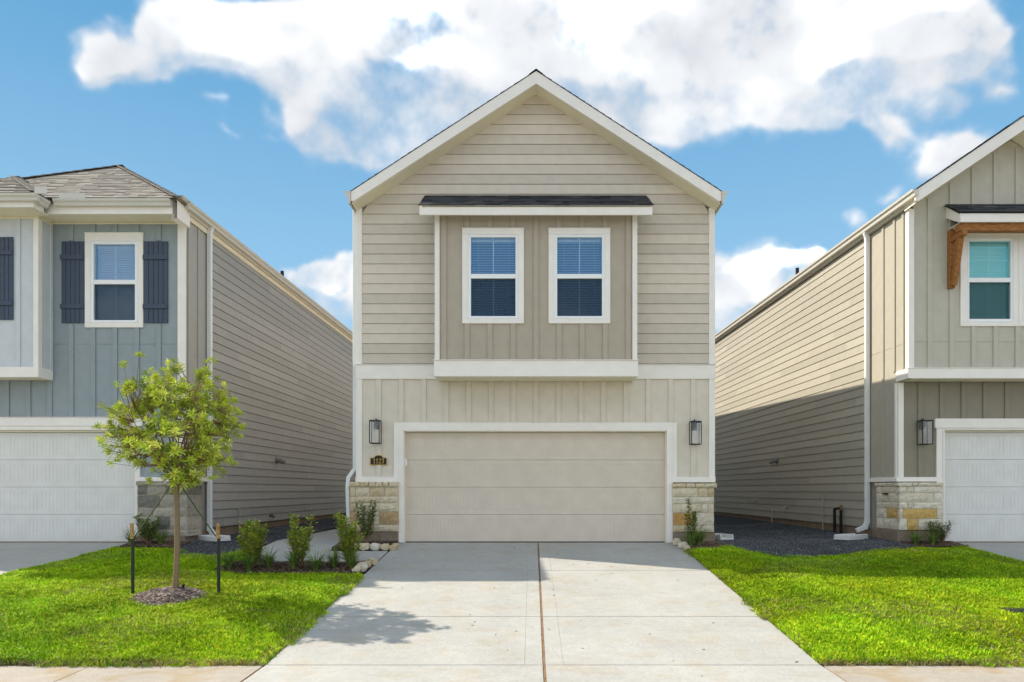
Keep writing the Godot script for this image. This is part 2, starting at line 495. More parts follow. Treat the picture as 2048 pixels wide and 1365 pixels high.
	var fill := func(im: Image, az0: float, az1: float, el0: float, el1: float) -> void:
		for yy in im.get_height():
			var el := lerpf(el0, el1, (yy + 0.5) / im.get_height())
			if el < -0.03:
				for xx in im.get_width(): im.set_pixel(xx, yy, Color(0.30, 0.31, 0.29))
				continue
			var air: Color = air_at.call(maxf(el, 0.0))
			for xx in im.get_width(): im.set_pixel(xx, yy, pixel.call(lerpf(az0, az1, (xx + 0.5) / im.get_width()), maxf(el, 0.0), air))
	var W := 4096
	var im := Image.create(W / 8, W / 16, false, Image.FORMAT_RGBF)
	fill.call(im, 0.0, TAU, PI / 2, -PI / 2)
	im.resize(W, W / 2, Image.INTERPOLATE_CUBIC)
	# the part the camera looks at, finer; -z lies at the picture's edge
	for s in [[0, 480], [W - 480, W]]:
		var v := Image.create(480, 520, false, Image.FORMAT_RGBF)
		fill.call(v, TAU * s[0] / W, TAU * s[1] / W, TAU * 512.0 / W, -TAU * 8.0 / W)
		im.blit_rect(v, Rect2i(0, 0, 480, 520), Vector2i(s[0], W / 4 - 512))
	return ImageTexture.create_from_image(im)

# ------------------------------------------------------------------ building pieces shared by the houses
func rebase(root: Node3D, base: Vector3) -> void:
	root.position = base
	for k in root.get_children(): k.position -= base

func shingles(called: String, parent: Node, o: Vector3, u: Vector3, v: Vector3, u0: float, u1: float, t0: float, t1: float, len_v: float, cols: Array, sd: int, expo := 0.143, thick := 0.014) -> MeshInstance3D:
	var rng := RandomNumberGenerator.new()
	rng.seed = sd
	var b := MB.new()
	var nn := u.cross(v).normalized()
	if nn.y < 0.0: nn = -nn
	var y := 0.0
	var k := 0
	while y < len_v - 0.02:
		var f0 := y / len_v
		var f1 := minf(1.0, (y + expo * 1.15) / len_v)
		var a0 := lerpf(u0, t0, f0); var a1 := lerpf(u1, t1, f0)
		var c0 := lerpf(u0, t0, f1); var c1 := lerpf(u1, t1, f1)
		var x := a0 - rng.randf() * 0.2
		while x < a1:
			var w := rng.randf_range(0.10, 0.34)
			var xa := clampf(x, a0, a1); var xb := clampf(x + w, a0, a1)
			if xb - xa > 0.004:
				var ya := clampf(xa, c0, c1); var yb := clampf(xb, c0, c1)
				var lift := thick + (thick * 0.55 if rng.randf() < 0.5 else 0.0)
				var drop := rng.randf_range(-0.004, 0.004)
				b.tint = cols[rng.randi() % cols.size()] * rng.randf_range(0.92, 1.08)
				var p0 := o + u * xa + v * (y + drop); var p1 := o + u * xb + v * (y + drop)
				var p2 := o + u * yb + v * (f1 * len_v); var p3 := o + u * ya + v * (f1 * len_v)
				var q0 := p0 + nn * lift; var q1 := p1 + nn * lift; var q2 := p2 + nn * 0.003; var q3 := p3 + nn * 0.003
				b.quad_out(q0, q1, q2, q3, nn)
				b.quad_out(p0, p1, q1, q0, -v)
				b.tri_out(p0, q0, q3, -u)
				b.tri_out(p1, q1, q2, u)
			x += w
		y += expo
		k += 1
	var r := put(b.mesh(), called, M["shingle"], parent)
	r.set_meta("kind", "stuff")
	return r

# w: casing outer, frame outer, upper glass, lower glass as [x0, x1, y0, y1]; z is the wall face
func window(parent: Node, z: float, ca: Array, fr: Array, gu: Array, gl: Array, open_blind: bool, glass: Material, grid_h := false) -> Node3D:
	var w := node("window", parent)
	var t: Material = M["white trim"]
	var v: Material = M["white vinyl"]
	board("casing_board", t, w, ca[0], ca[1], fr[3], ca[3], z, z + 0.032)
	board("casing_board", t, w, ca[0], ca[1], ca[2], fr[2], z, z + 0.032)
	board("casing_board", t, w, ca[0], fr[0], fr[2], fr[3], z, z + 0.030)
	board("casing_board", t, w, fr[1], ca[1], fr[2], fr[3], z, z + 0.030)
	board("drip_cap", t, w, ca[0] - 0.006, ca[1] + 0.006, ca[3], ca[3] + 0.008, z, z + 0.042, 0.002)
	var b := MB.new()
	var f0 := z - 0.07; var f1 := z + 0.018
	b.cbox(Vector3((fr[0] + gu[0]) / 2, (fr[2] + fr[3]) / 2, (f0 + f1) / 2), Vector3(gu[0] - fr[0], fr[3] - fr[2], f1 - f0), 0.004)
	b.cbox(Vector3((fr[1] + gu[1]) / 2, (fr[2] + fr[3]) / 2, (f0 + f1) / 2), Vector3(fr[1] - gu[1], fr[3] - fr[2], f1 - f0), 0.004)
	b.cbox(Vector3((gu[0] + gu[1]) / 2, (gu[3] + fr[3]) / 2, (f0 + f1) / 2), Vector3(gu[1] - gu[0], fr[3] - gu[3], f1 - f0), 0.004)
	b.cbox(Vector3((gu[0] + gu[1]) / 2, (gl[2] + fr[2]) / 2, (f0 + f1) / 2), Vector3(gu[1] - gu[0], gl[2] - fr[2], f1 - f0), 0.004)
	put(b.mesh(), "frame", v, w)
	# the bead round the frame
	b = MB.new()
	var e := 0.012
	for s in [[fr[0], fr[0] + e, fr[2], fr[3]], [fr[1] - e, fr[1], fr[2], fr[3]], [fr[0] + e, fr[1] - e, fr[3] - e, fr[3]], [fr[0] + e, fr[1] - e, fr[2], fr[2] + e]]:
		b.cbox(Vector3((s[0] + s[1]) / 2, (s[2] + s[3]) / 2, z + 0.026), Vector3(s[1] - s[0], s[3] - s[2], 0.018), 0.002)
	put(b.mesh(), "frame_bead", v, w)
	board("meeting_rail", v, w, gu[0], gu[1], gl[3], gu[2], z - 0.065, z + 0.012, 0.005)
	board("upper_pane", glass, w, gu[0], gu[1], gu[2], gu[3], z - 0.026, z - 0.018, 0.0)
	board("lower_pane", glass, w, gl[0], gl[1], gl[2], gl[3], z - 0.046, z - 0.038, 0.0)
	board("insect_screen", M["insect screen"], w, gl[0], gl[1], gl[2], gl[3], z - 0.0105, z - 0.0095, 0.0)
	var mx: float = (gu[0] + gu[1]) / 2.0
	board("muntin", v, w, mx - 0.009, mx + 0.009, gu[2], gu[3], z - 0.040, z - 0.030, 0.002)
	board("muntin", v, w, mx - 0.009, mx + 0.009, gl[2], gl[3], z - 0.060, z - 0.050, 0.002)
	if grid_h:
		var my: float = (gu[2] + gu[3]) / 2.0
		board("muntin", v, w, gu[0], mx - 0.009, my - 0.009, my + 0.009, z - 0.040, z - 0.030, 0.002)
		board("muntin", v, w, mx + 0.009, gu[1], my - 0.009, my + 0.009, z - 0.040, z - 0.030, 0.002)
	b = MB.new()
	var y: float = gu[3] - 0.07
	b.cbox(Vector3(mx, gu[3] - 0.03, z - 0.105), Vector3(gu[1] - gu[0] - 0.01, 0.05, 0.04), 0.004)
	var tilt := 0.13 if open_blind else 1.15
	while y > gl[2]:
		b.cbox(Vector3(mx, y, z - 0.11), Vector3(gu[1] - gu[0] - 0.012, 0.003, 0.05), 0.001, Basis(Vector3.RIGHT, tilt))
		y -= 0.044
	for s in [0.16, 0.84]:
		for q in [-0.026, 0.026]:
			b.box(Vector3(lerpf(gu[0], gu[1], s) - 0.0012, gl[2], z - 0.111 + q), Vector3(lerpf(gu[0], gu[1], s) + 0.0012, gu[3], z - 0.109 + q))
	put(b.mesh(), "blind", M["blind"], w).set_meta("kind", "stuff")
	return w

func garage_door(parent: Node, x0: float, x1: float, top: float, z: float, m: Material) -> Node3D:
	var g := node("garage_door", parent)
	var W := x1 - x0
	var H := (top - 0.018) / 4.0
	var b := MB.new()
	b.box(Vector3(0, 0, -0.045), Vector3(W, H - 0.005, -0.004))
	var pan := [[0.014, 0.118], [0.134, 0.238], [0.265, 0.368], [0.385, 0.488], [0.512, 0.615], [0.632, 0.735], [0.762, 0.866], [0.882, 0.986]]
	var r0 := 0.085; var r1 := H - 0.085
	b.box(Vector3(0, 0, -0.004), Vector3(W, r0, 0)); b.box(Vector3(0, r1, -0.004), Vector3(W, H - 0.005, 0))
	var last := 0.0
	for p in pan:
		var a: float = p[0] * W; var c: float = p[1] * W
		b.box(Vector3(last, r0, -0.004), Vector3(a, r1, 0))
		var n := 7
		var e := 0.005
		var pw := (c - a - e * (n + 1)) / n
		for k in n:
			var q := a + e + k * (pw + e)
			b.box(Vector3(q, r0 + e, -0.004), Vector3(q + pw, r1 - e, -0.001))
		last = c
	b.box(Vector3(last, r0, -0.004), Vector3(W, r1, 0))
	var me := b.mesh()
	for k in 4: put(me, "door_section", m, g, Vector3(x0, 0.018 + k * H, z))
	board("bottom_seal", M["rubber"], g, x0, x1, 0.0, 0.018, z - 0.05, z + 0.006, 0.003)
	return g

func stone_mesh(w: float, h: float, d: float, sd: int) -> ArrayMesh:
	var rng := RandomNumberGenerator.new()
	rng.seed = sd
	var nx := 4; var ny := 3
	var g := []
	for j in ny + 1:
		var r := []
		for i in nx + 1:
			var edge := i == 0 or j == 0 or i == nx or j == ny
			var x := w * (float(i) / nx - 0.5) + (0.0 if i == 0 or i == nx else rng.randf_range(-0.1, 0.1) * w / nx)
			var y := h * (float(j) / ny - 0.5) + (0.0 if j == 0 or j == ny else rng.randf_range(-0.1, 0.1) * h / ny)
			if i == 0: x += rng.randf_range(0, 0.006)
			if i == nx: x -= rng.randf_range(0, 0.006)
			if j == 0: y += rng.randf_range(0, 0.005)
			if j == ny: y -= rng.randf_range(0, 0.005)
			r.append(Vector3(x, y, (-0.012 if edge else 0.0) + rng.randf_range(-0.006, 0.006)))
		g.append(r)
	var b := MB.new()
	for j in ny:
		for i in nx: b.quad_out(g[j][i], g[j][i + 1], g[j + 1][i + 1], g[j + 1][i], Vector3.BACK)
	var loop := []
	for i in nx: loop.append(g[0][i])
	for j in ny: loop.append(g[j][nx])
	for i in nx: loop.append(g[ny][nx - i])
	for j in ny: loop.append(g[ny - j][0])
	for k in loop.size():
		var a: Vector3 = loop[k]; var c: Vector3 = loop[(k + 1) % loop.size()]
		b.quad_out(a, c, Vector3(c.x, c.y, -d), Vector3(a.x, a.y, -d), Vector3((a.x + c.x) / w, (a.y + c.y) / h, 0))
	return b.mesh()

# rows in photo pixels: [y0, y1, [[x0, x1, stone], ...]]; z is the stone face
func pier(parent: Node, rows: Array, z: float, back: float, sd: int, cap_first := true) -> Node3D:
	var p := node("stone_pier", parent)
	var lo := Vector2(1e9, 1e9); var hi := Vector2(-1e9, -1e9)
	for k in rows.size():
		for s in rows[k][2]:
			sd += 1
			var f := z + (0.02 if cap_first and k == 0 else 0.0)
			var x0 := X(s[0], f); var x1 := X(s[1], f)
			var y0 := Y(rows[k][1], f); var y1 := Y(rows[k][0], f)
			if not (cap_first and k == 0):
				lo = Vector2(minf(lo.x, x0), minf(lo.y, y0)); hi = Vector2(maxf(hi.x, x1), maxf(hi.y, y1))
			var e := 0.003
			put(stone_mesh(x1 - x0 - e * 2, y1 - y0 - e * 2, f - back, sd), "stone", M[s[2]], p, Vector3((x0 + x1) / 2, (y0 + y1) / 2, f))
	board("mortar_core", M["mortar"], p, lo.x + 0.014, hi.x - 0.014, lo.y + 0.002, hi.y + 0.06, back + 0.02, z - 0.017, 0.002)
	return p

func lantern(at: Vector3, k := 1.0) -> Node3D:
	var l := node("wall_lantern", self, at)
	var w := 0.095 * k; var d := 0.18 * k; var h := 0.42 * k
	var bm: Material = M["black metal"]
	board("back_plate", bm, l, -0.05, 0.05, h - 0.15, h - 0.01, 0.0, 0.02)
	var b := MB.new()
	var e := 0.014
	var z0 := 0.03; var z1 := 0.03 + d
	for sx in [-1.0, 1.0]:
		for zz in [z0, z1]: b.cbox(Vector3(sx * (w - e / 2), h / 2, zz), Vector3(e, h - 2 * e, e), 0.001)
		for yy in [e / 2, h - e / 2]: b.cbox(Vector3(sx * (w - e / 2), yy, (z0 + z1) / 2), Vector3(e, e, d - e), 0.001)
	for zz in [z0, z1]:
		for yy in [e / 2, h - e / 2]: b.cbox(Vector3(0, yy, zz), Vector3(2 * w, e, e), 0.001)
	put(b.mesh(), "cage", bm, l)
	board("roof_plate", bm, l, -w, w, h + 0.0005, h + 0.009, z0 - 0.006, z1 + 0.006, 0.002)
	b = MB.new()
	b.tube([Vector3(0, h + 0.009, 0.06), Vector3(0, h + 0.05, 0.06)], [0.012, 0.010], 10)
	b.tube([Vector3(0, h + 0.03, 0.0), Vector3(0, h + 0.03, 0.06)], [0.009, 0.009], 8)
	put(b.mesh(), "hanging_arm", bm, l)
	for sx in [-1.0, 1.0]: board("glass_pane", M["lantern glass"], l, sx * (w - 0.007) - 0.0015, sx * (w - 0.007) + 0.0015, e, h - e, z0 + e / 2, z1 - e / 2, 0.0)
	board("glass_pane", M["lantern glass"], l, -w + e, w - e, e, h - e, z1 - 0.0015, z1 + 0.0015, 0.0)
	b = MB.new()
	b.tube([Vector3(0, h, 0.12), Vector3(0, h - 0.11, 0.12)], [0.018, 0.018], 10)
	put(b.mesh(), "socket", bm, l)
	b = MB.new()
	b.tube([Vector3(0, h - 0.108, 0.12), Vector3(0, h - 0.13, 0.12), Vector3(0, h - 0.17, 0.12), Vector3(0, h - 0.205, 0.12), Vector3(0, h - 0.225, 0.12)], [0.013, 0.02, 0.030, 0.024, 0.004], 12)
	put(b.mesh(), "bulb", M["lantern glass"], l)
	return l

func spout(parent: Node, pts: Array, m: Material, w := 0.072, dpt := 0.056) -> void:
	var b := MB.new()
	for k in pts.size() - 1: beam_between(b, pts[k], pts[k + 1], w, dpt, 0.010, Vector3(0, 0.1, 1) if absf((pts[k + 1] - pts[k]).normalized().y) > 0.5 else Vector3.UP)
	for k in range(1, pts.size() - 1): b.cbox(pts[k], Vector3(w * 1.02, dpt * 1.1, dpt * 1.1), 0.012)
	put(b.mesh(), "downspout", m, parent)

# ------------------------------------------------------------------ the house in the middle
func main_house() -> void:
	var h := node("narrow_house")
	tag(h, "narrow two-storey greige house with steep gable, boxed window bay and double garage", "house")
	var rng := RandomNumberGenerator.new()
	rng.seed = 3
	var t: Material = M["white trim"]
	var XL := -3.27; var XR := 3.40; var XC := 0.075
	var back := -17.5
	var gx0 := X(808); var gx1 := X(1333); var gtop := Y(863)
	var bx0 := X(869.5, 0.6); var bx1 := X(1274.5, 0.6)
	var by0 := Y(754, 0.6); var by1 := Y(722, 0.6); var btop := Y(413, 0.6)
	# shell
	board("foundation", M["foundation"], h, XL + 0.03, XR - 0.03, -0.35, 0.2, back + 0.05, -0.21, 0.01)
	slab("body", M["interior"], h, XL + 0.06, XR - 0.06, 0.2, 3.05, back, -0.2)
	slab("body", M["interior"], h, XL + 0.06, XR - 0.06, 3.05, 6.30, back, -3.4)
	for s in [[XL + 0.06, XL + 0.16], [XR - 0.16, XR - 0.06]]: slab("body", M["interior"], h, s[0], s[1], 3.05, 6.30, -3.4, -0.2)
	slab("ceiling", M["interior"], h, XL + 0.16, XR - 0.16, 6.15, 6.30, -3.4, -0.2)
	slab("sheathing", M["interior"], h, XL + 0.02, XR - 0.02, 0.0, 6.16, -0.2, -0.013, [[gx0 - 0.02, gx1 + 0.02, -1, gtop + 0.02], [bx0 + 0.1, bx1 - 0.1, by1 + 0.06, btop - 0.1]])
	var gp := MB.new()
	gp.prism(PackedVector2Array([Vector2(XL + 0.02, 6.1601), Vector2(XR - 0.02, 6.1601), Vector2(XC, 8.33)]), -0.2, -0.013)
	put(gp.mesh(), "gable_sheathing", M["interior"], h)
	# lapped boards of the upper front
	var fw := node("front_siding", h)
	var y := Y(728)
	var lap := 0.1853
	while y < 8.2:
		var y1 := minf(y + lap, 8.32)
		var lim := func(yy: float) -> Vector2:
			var r: float = (8.335 - yy) / 0.652
			return Vector2(maxf(XL + 0.112, XC - r), minf(XR - 0.112, XC + r))
		var a: Vector2 = lim.call(y + GAP); var c: Vector2 = lim.call(y1)
		var ms: Array = M["siding"]
		if y1 < btop + 0.12:
			put(lap_mesh(a.x, bx0 - 0.012, c.x, bx0 - 0.012, y + GAP, y1), "siding_board", ms[rng.randi() % 3], fw)
			put(lap_mesh(bx1 + 0.012, a.y, bx1 + 0.012, c.y, y + GAP, y1), "siding_board", ms[rng.randi() % 3], fw)
		else:
			put(lap_mesh(a.x, a.y, c.x, c.y, y + GAP, y1), "siding_board", ms[rng.randi() % 3], fw)
		y += lap
	# corner boards, belt, sill board
	var belt0 := Y(759); var belt1 := Y(730.5)
	for s in [[XL, XL + 0.112], [XR - 0.112, XR]]:
		board("corner_board", t, h, s[0], s[1], belt1 + 0.014, 6.22, -0.10, 0.028)
		board("corner_board", t, h, s[0], s[1], Y(955), belt0, -0.10, 0.026)
	board("belt_board", t, h, XL - 0.006, XR + 0.006, belt0, belt1, -0.05, 0.036)
	board("drip_cap", t, h, XL - 0.012, XR + 0.012, belt1, belt1 + 0.012, -0.05, 0.056, 0.003)
	for s in [[XL - 0.004, X(797.5)], [X(1345), XR + 0.004]]: board("sill_board", t, h, s[0], s[1], Y(965.5), Y(955), -0.06, 0.05)
	# lower board and batten
	slab("wall_panel", M["greige panel"], h, XL + 0.112, XR - 0.112, Y(955), belt0, -0.013, 0.0, [[X(797), X(1345.5), -1, Y(846)]])
	for k in 15:
		var c := X(757.7 + 44.92 * k)
		var lo := Y(846) if c > X(790) and c < X(1352) else Y(955)
		board("batten", M["greige panel"], h, c - 0.047, c + 0.047, lo, belt0 - 0.001, 0.0, 0.024, 0.003)
	# garage
	board("garage_casing", t, h, X(788), X(797.5), Y(955), Y(846), -0.01, 0.034)
	board("garage_casing", t, h, X(1345), X(1354), Y(955), Y(846), -0.01, 0.034)
	board("garage_casing", t, h, X(797.5), X(1345), Y(855), Y(846), -0.01, 0.034)
	for s in [[X(797.5), gx0], [gx1, X(1345)]]: board("garage_casing", t, h, s[0], s[1], 0.004, Y(855), -0.02, 0.045)
	board("garage_casing", t, h, gx0, gx1, gtop, Y(855), -0.02, 0.045)
	for s in [[gx0 - 0.019, gx0 + 0.016], [gx1 - 0.016, gx1 + 0.019]]: board("door_jamb", M["cream soffit"], h, s[0], s[1], 0.004, gtop - 0.016, -0.19, -0.021)
	board("door_jamb", M["cream soffit"], h, gx0 - 0.019, gx1 + 0.019, gtop - 0.016, gtop + 0.018, -0.19, -0.021)
	garage_door(h, gx0 + 0.017, gx1 - 0.017, gtop - 0.018, -0.10, M["garage greige"])
	board("door_sensor", M["white vinyl"], h, gx0 + 0.017, gx0 + 0.05, Y(933), Y(918), -0.06, -0.022, 0.004)
	# window bay
	var bay := node("window_bay", h)
	var z := 0.6
	var wins := []
	for s in [[924.5, 1048, 935.5, 1037, 942, 1031], [1097, 1220.5, 1108, 1210, 1114.5, 1204]]:
		wins.append([[X(s[0], z), X(s[1], z), Y(648, z), Y(458, z)], [X(s[2], z), X(s[3], z), Y(638, z), Y(469, z)], [X(s[4], z), X(s[5], z), Y(548.5, z), Y(475, z)], [X(s[4], z), X(s[5], z), Y(633, z), Y(557.5, z)]])
	var holes := []
	for w in wins: holes.append(w[1])
	var pt := Y(426, z)
	slab("wall_panel", M["taupe panel"], bay, bx0 + 0.085, bx1 - 0.085, by1, pt, z - 0.09, z, holes)
	for s in [[bx0, bx0 + 0.087], [bx1 - 0.087, bx1]]: board("corner_board", t, bay, s[0], s[1], by1, pt, z - 0.09, z + 0.026)
	for s in [[bx0 + 0.004, bx0 + 0.06], [bx1 - 0.06, bx1 - 0.004]]: slab("side_panel", M["taupe panel"], bay, s[0], s[1], by1, pt + 0.1, 0.0, z - 0.091)
	slab("bay_ceiling", M["interior"], bay, bx0 + 0.061, bx1 - 0.061, pt - 0.04, pt + 0.02, 0.017, z - 0.095)
	for k in 9:
		var c := X(888 + 46.05 * k, z)
		var cut := false
		for w in wins:
			if c > w[0][0] - 0.03 and c < w[0][1] + 0.03:
				cut = true
				board("batten", M["taupe panel"], bay, c - 0.046, c + 0.046, by1 + 0.001, w[0][2], z, z + 0.024, 0.003)
				board("batten", M["taupe panel"], bay, c - 0.046, c + 0.046, w[0][3] + 0.009, pt, z, z + 0.024, 0.003)
		if not cut: board("batten", M["taupe panel"], bay, c - 0.046, c + 0.046, by1 + 0.001, pt, z, z + 0.024, 0.003)
	board("skirt_board", t, bay, bx0 - 0.012, bx1 + 0.012, by0, by1, z - 0.06, z + 0.04)
	for s in [[bx0 - 0.012, bx0 + 0.03], [bx1 - 0.03, bx1 + 0.012]]: board("skirt_board", t, bay, s[0], s[1], by0, by1, 0.037, z - 0.061)
	board("drip_cap", t, bay, bx0 - 0.03, bx1 + 0.03, by1 - 0.001, by1 + 0.012, z - 0.05, z + 0.058, 0.003)
	board("soffit_panel", M["cream soffit"], bay, bx0 + 0.03, bx1 - 0.03, by0 + 0.006, by0 + 0.03, 0.037, z - 0.061, 0.002)
	for k in 2: window(h, z, wins[k][0], wins[k][1], wins[k][2], wins[k][3], true, M["window glass"])
	# canopy over the bay
	var cn := node("bay_canopy", h)
	var cz := 0.86
	var cx0 := X(839, cz); var cx1 := X(1305, cz)
	var cy0 := Y(430, cz); var cy1 := Y(413.5, cz)
	board("fascia_board", t, cn, cx0, cx1, cy0, cy1, cz - 0.03, cz)
	var tx0 := X(845, 0.02); var tx1 := X(1293, 0.02)
	var top := Y(393, 0.02)
	var o := Vector3(cx0 - 0.02, cy1 + 0.002, cz + 0.03)
	var v := Vector3(0, top - cy1, -cz)
	var b := MB.new()
	for s in [[cx0, cx0 + 0.03], [cx1 - 0.03, cx1]]:
		b = MB.new()
		b.hexa([Vector3(s[0], top - 0.11, 0.017), Vector3(s[1], top - 0.11, 0.017), Vector3(s[1], cy0, cz - 0.031), Vector3(s[0], cy0, cz - 0.031), Vector3(s[0], top - 0.012, 0.017), Vector3(s[1], top - 0.012, 0.017), Vector3(s[1], cy1 - 0.002, cz - 0.031), Vector3(s[0], cy1 - 0.002, cz - 0.031)])
		put(b.mesh(), "end_board", t, cn)
	b = MB.new()
	b.hexa([Vector3(cx0 - 0.01, top - 0.011, 0.017), Vector3(cx1 + 0.01, top - 0.011, 0.017), Vector3(cx1 + 0.01, cy1 + 0.001, cz + 0.02), Vector3(cx0 - 0.01, cy1 + 0.001, cz + 0.02), Vector3(cx0 - 0.01, top - 0.001, 0.017), Vector3(cx1 + 0.01, top - 0.001, 0.017), Vector3(cx1 + 0.01, cy1 + 0.011, cz + 0.02), Vector3(cx0 - 0.01, cy1 + 0.011, cz + 0.02)])
	put(b.mesh(), "roof_deck", M["cream soffit"], cn)
	var dark := [Color(0.045, 0.048, 0.055), Color(0.062, 0.062, 0.066), Color(0.03, 0.032, 0.038), Color(0.085, 0.08, 0.075)]
	shingles("shingle_courses", cn, o + Vector3(0, 0.008, 0), Vector3.RIGHT, v.normalized(), 0, cx1 - cx0 + 0.04, 0.0, cx1 - cx0 + 0.04, v.length() + 0.01, dark, 71)
	# gable roof
	var rf := node("gable_roof", h)
	var slope := 0.651
	var oz := 0.40
	var ap := Y(139.5, oz) - 0.022
	var wh := 3.345
	for s in [-1.0, 1.0]:
		b = MB.new()
		b.prism(PackedVector2Array([Vector2(XC, ap), Vector2(XC + s * wh, ap - slope * wh), Vector2(XC + s * wh, ap - slope * wh - 0.165), Vector2(XC + s * (wh - 0.04), ap - slope * wh - 0.175), Vector2(XC, ap - 0.225)]), oz - 0.035, oz)
		put(b.mesh(), "rake_board", t, rf)
		b = MB.new()
		b.prism(PackedVector2Array([Vector2(XC, ap - 0.19), Vector2(XC + s * (wh - 0.01), ap - 0.19 - slope * (wh - 0.01)), Vector2(XC + s * (wh - 0.01), ap - 0.215 - slope * (wh - 0.01)), Vector2(XC, ap - 0.215)]), -0.012, oz - 0.036)
		put(b.mesh(), "rake_soffit", M["cream soffit"], rf)
		b = MB.new()
		b.prism(PackedVector2Array([Vector2(XC, ap + 0.001), Vector2(XC + s * (wh + 0.03), ap + 0.001 - slope * (wh + 0.03)), Vector2(XC + s * (wh + 0.03), ap + 0.006 - slope * (wh + 0.03)), Vector2(XC, ap + 0.006)]), back - 0.4, oz + 0.006)
		put(b.mesh(), "roof_deck", M["rubber"], rf)
		b = MB.new()
		b.prism(PackedVector2Array([Vector2(XC, ap - 0.01), Vector2(XC + s * wh, ap - slope * wh - 0.01), Vector2(XC + s * wh, ap - slope * wh - 0.18), Vector2(XC, ap - 0.18)]), back - 0.38, -0.013)
		put(b.mesh(), "roof_timber", M["interior"], rf)
		var vv := Vector3(-s * 1.0, slope, 0).normalized()
		shingles("shingle_courses", rf, Vector3(XC + s * (wh + 0.05), ap + 0.007 - slope * (wh + 0.05), back - 0.4), Vector3.BACK, vv, 0, oz + 0.41 - back, 0, oz + 0.41 - back, (wh + 0.05) * sqrt(1.0 + slope * slope), dark, 80 + int(s), 0.143, 0.008)
		# gutter with its end cap
		b = MB.new()
		var ex: float = XC + s * (wh + 0.004)
		var gy: float = ap - slope * wh + 0.0
		b.prism(PackedVector2Array([Vector2(ex, gy), Vector2(ex + s * 0.115, gy + 0.005), Vector2(ex + s * 0.108, gy - 0.03), Vector2(ex + s * 0.075, gy - 0.07), Vector2(ex + s * 0.035, gy - 0.215), Vector2(ex, gy - 0.22)]), back, oz + 0.02)
		put(b.mesh(), "gutter", M["gutter"], h)
	b = MB.new()
	b.prism(PackedVector2Array([Vector2(XC - 0.13, ap - 0.062), Vector2(XC, ap + 0.02), Vector2(XC + 0.13, ap - 0.062), Vector2(XC, ap + 0.036)]), back - 0.4, oz + 0.018)
	put(b.mesh(), "ridge_cap", M["rubber"], rf)
	spout(h, [Vector3(XL - 0.04, 6.24, -0.06), Vector3(XL - 0.04, Y(938), -0.06), Vector3(X(695.5), Y(956), -0.04), Vector3(X(695), Y(975), 0.0), Vector3(X(698), 0.12, 0.0), Vector3(X(698), 0.05, 0.1)], M["gutter white"])
	# side walls
	for s in [-1.0, 1.0]:
		var sw := node("side_wall", h, Vector3(XL if s < 0 else XR, 0, -0.1), -PI / 2.0 if s < 0 else PI / 2.0)
		if s < 0: siding(sw, M["siding"], back + 0.1, -0.001, 0.22, 6.2, 0.1778, rng)
		else: siding(sw, M["siding"], 0.001, -back - 0.1, 0.22, 6.2, 0.1778, rng)
		slab("sheathing", M["interior"], sw, (back + 0.1 if s < 0 else 0.0), (0.0 if s < 0 else -back - 0.1), 0.2, 6.25, -0.055, -0.0125)
	# stone piers
	pier(h, [[964, 974.5, [[696.5, 719, "gold stone"], [719, 737, "tan stone"], [737, 751, "gold stone"], [751, 764, "buff stone"], [764, 777, "gold stone"], [777, 797, "buff stone"]]],
		[974.5, 993, [[699, 710.5, "gold stone"], [710.5, 739, "buff stone"], [739, 769, "tan stone"], [769, 797, "gold stone"]]],
		[993, 1006.5, [[699, 759, "gold stone"], [759, 797, "buff stone"]]],
		[1006.5, 1024, [[699, 712, "tan stone"], [712, 797, "buff stone"]]],
		[1024, 1050, [[699, 715, "rust stone"], [715, 758, "buff stone"], [758, 797, "rust stone"]]],
		[1050, 1064, [[699, 745, "gold stone"], [745, 797, "buff stone"]]]], 0.10, -0.45, 300)
	pier(h, [[967, 976, [[1345.5, 1373, "gold stone"], [1373, 1391, "buff stone"], [1391, 1411, "gold stone"], [1411, 1435, "buff stone"]]],
		[976, 994.5, [[1345.5, 1396.5, "buff stone"], [1396.5, 1416, "gold stone"], [1416, 1429, "tan stone"]]],
		[994.5, 1007.5, [[1345.5, 1429, "cream stone"]]],
		[1007.5, 1026.5, [[1345.5, 1403, "buff stone"], [1403, 1416, "cream stone"], [1416, 1429, "buff stone"]]],
		[1026.5, 1051, [[1347, 1388, "amber stone"], [1388, 1429, "cream stone"]]],
		[1051, 1065, [[1345.5, 1372, "gold stone"], [1372, 1402, "buff stone"], [1402, 1429, "cream stone"]]]], 0.10, -0.45, 400)
	for s in [[X(700), X(797.2)], [X(1345.2), X(1428.5)]]: board("pier_footing", M["foundation"], h, s[0], s[1], -0.3, Y(1064.5, 0.1), -0.45, 0.075, 0.01)
	rebase(h, Vector3(0.065, 0, -0.2))
	# lights and number plate
	var la := lantern(Vector3(X(751.5, 0.1), Y(888, 0.12), 0.019))
	tag(la, "black lantern on the board and batten wall directly above the 1123 plaque", "wall lantern", "wall lanterns")
	la = lantern(Vector3(X(1390, 0.1), Y(890, 0.12), 0.019))
	tag(la, "black lantern on greige wall above the stone pier with amber block", "wall lantern", "wall lanterns")
	var pl := node("number_plaque", self, Vector3(X(757, 0.02), Y(931, 0.02), 0.019))
	tag(pl, "dark arched house number plaque reading 1123 with gold border", "plaque")
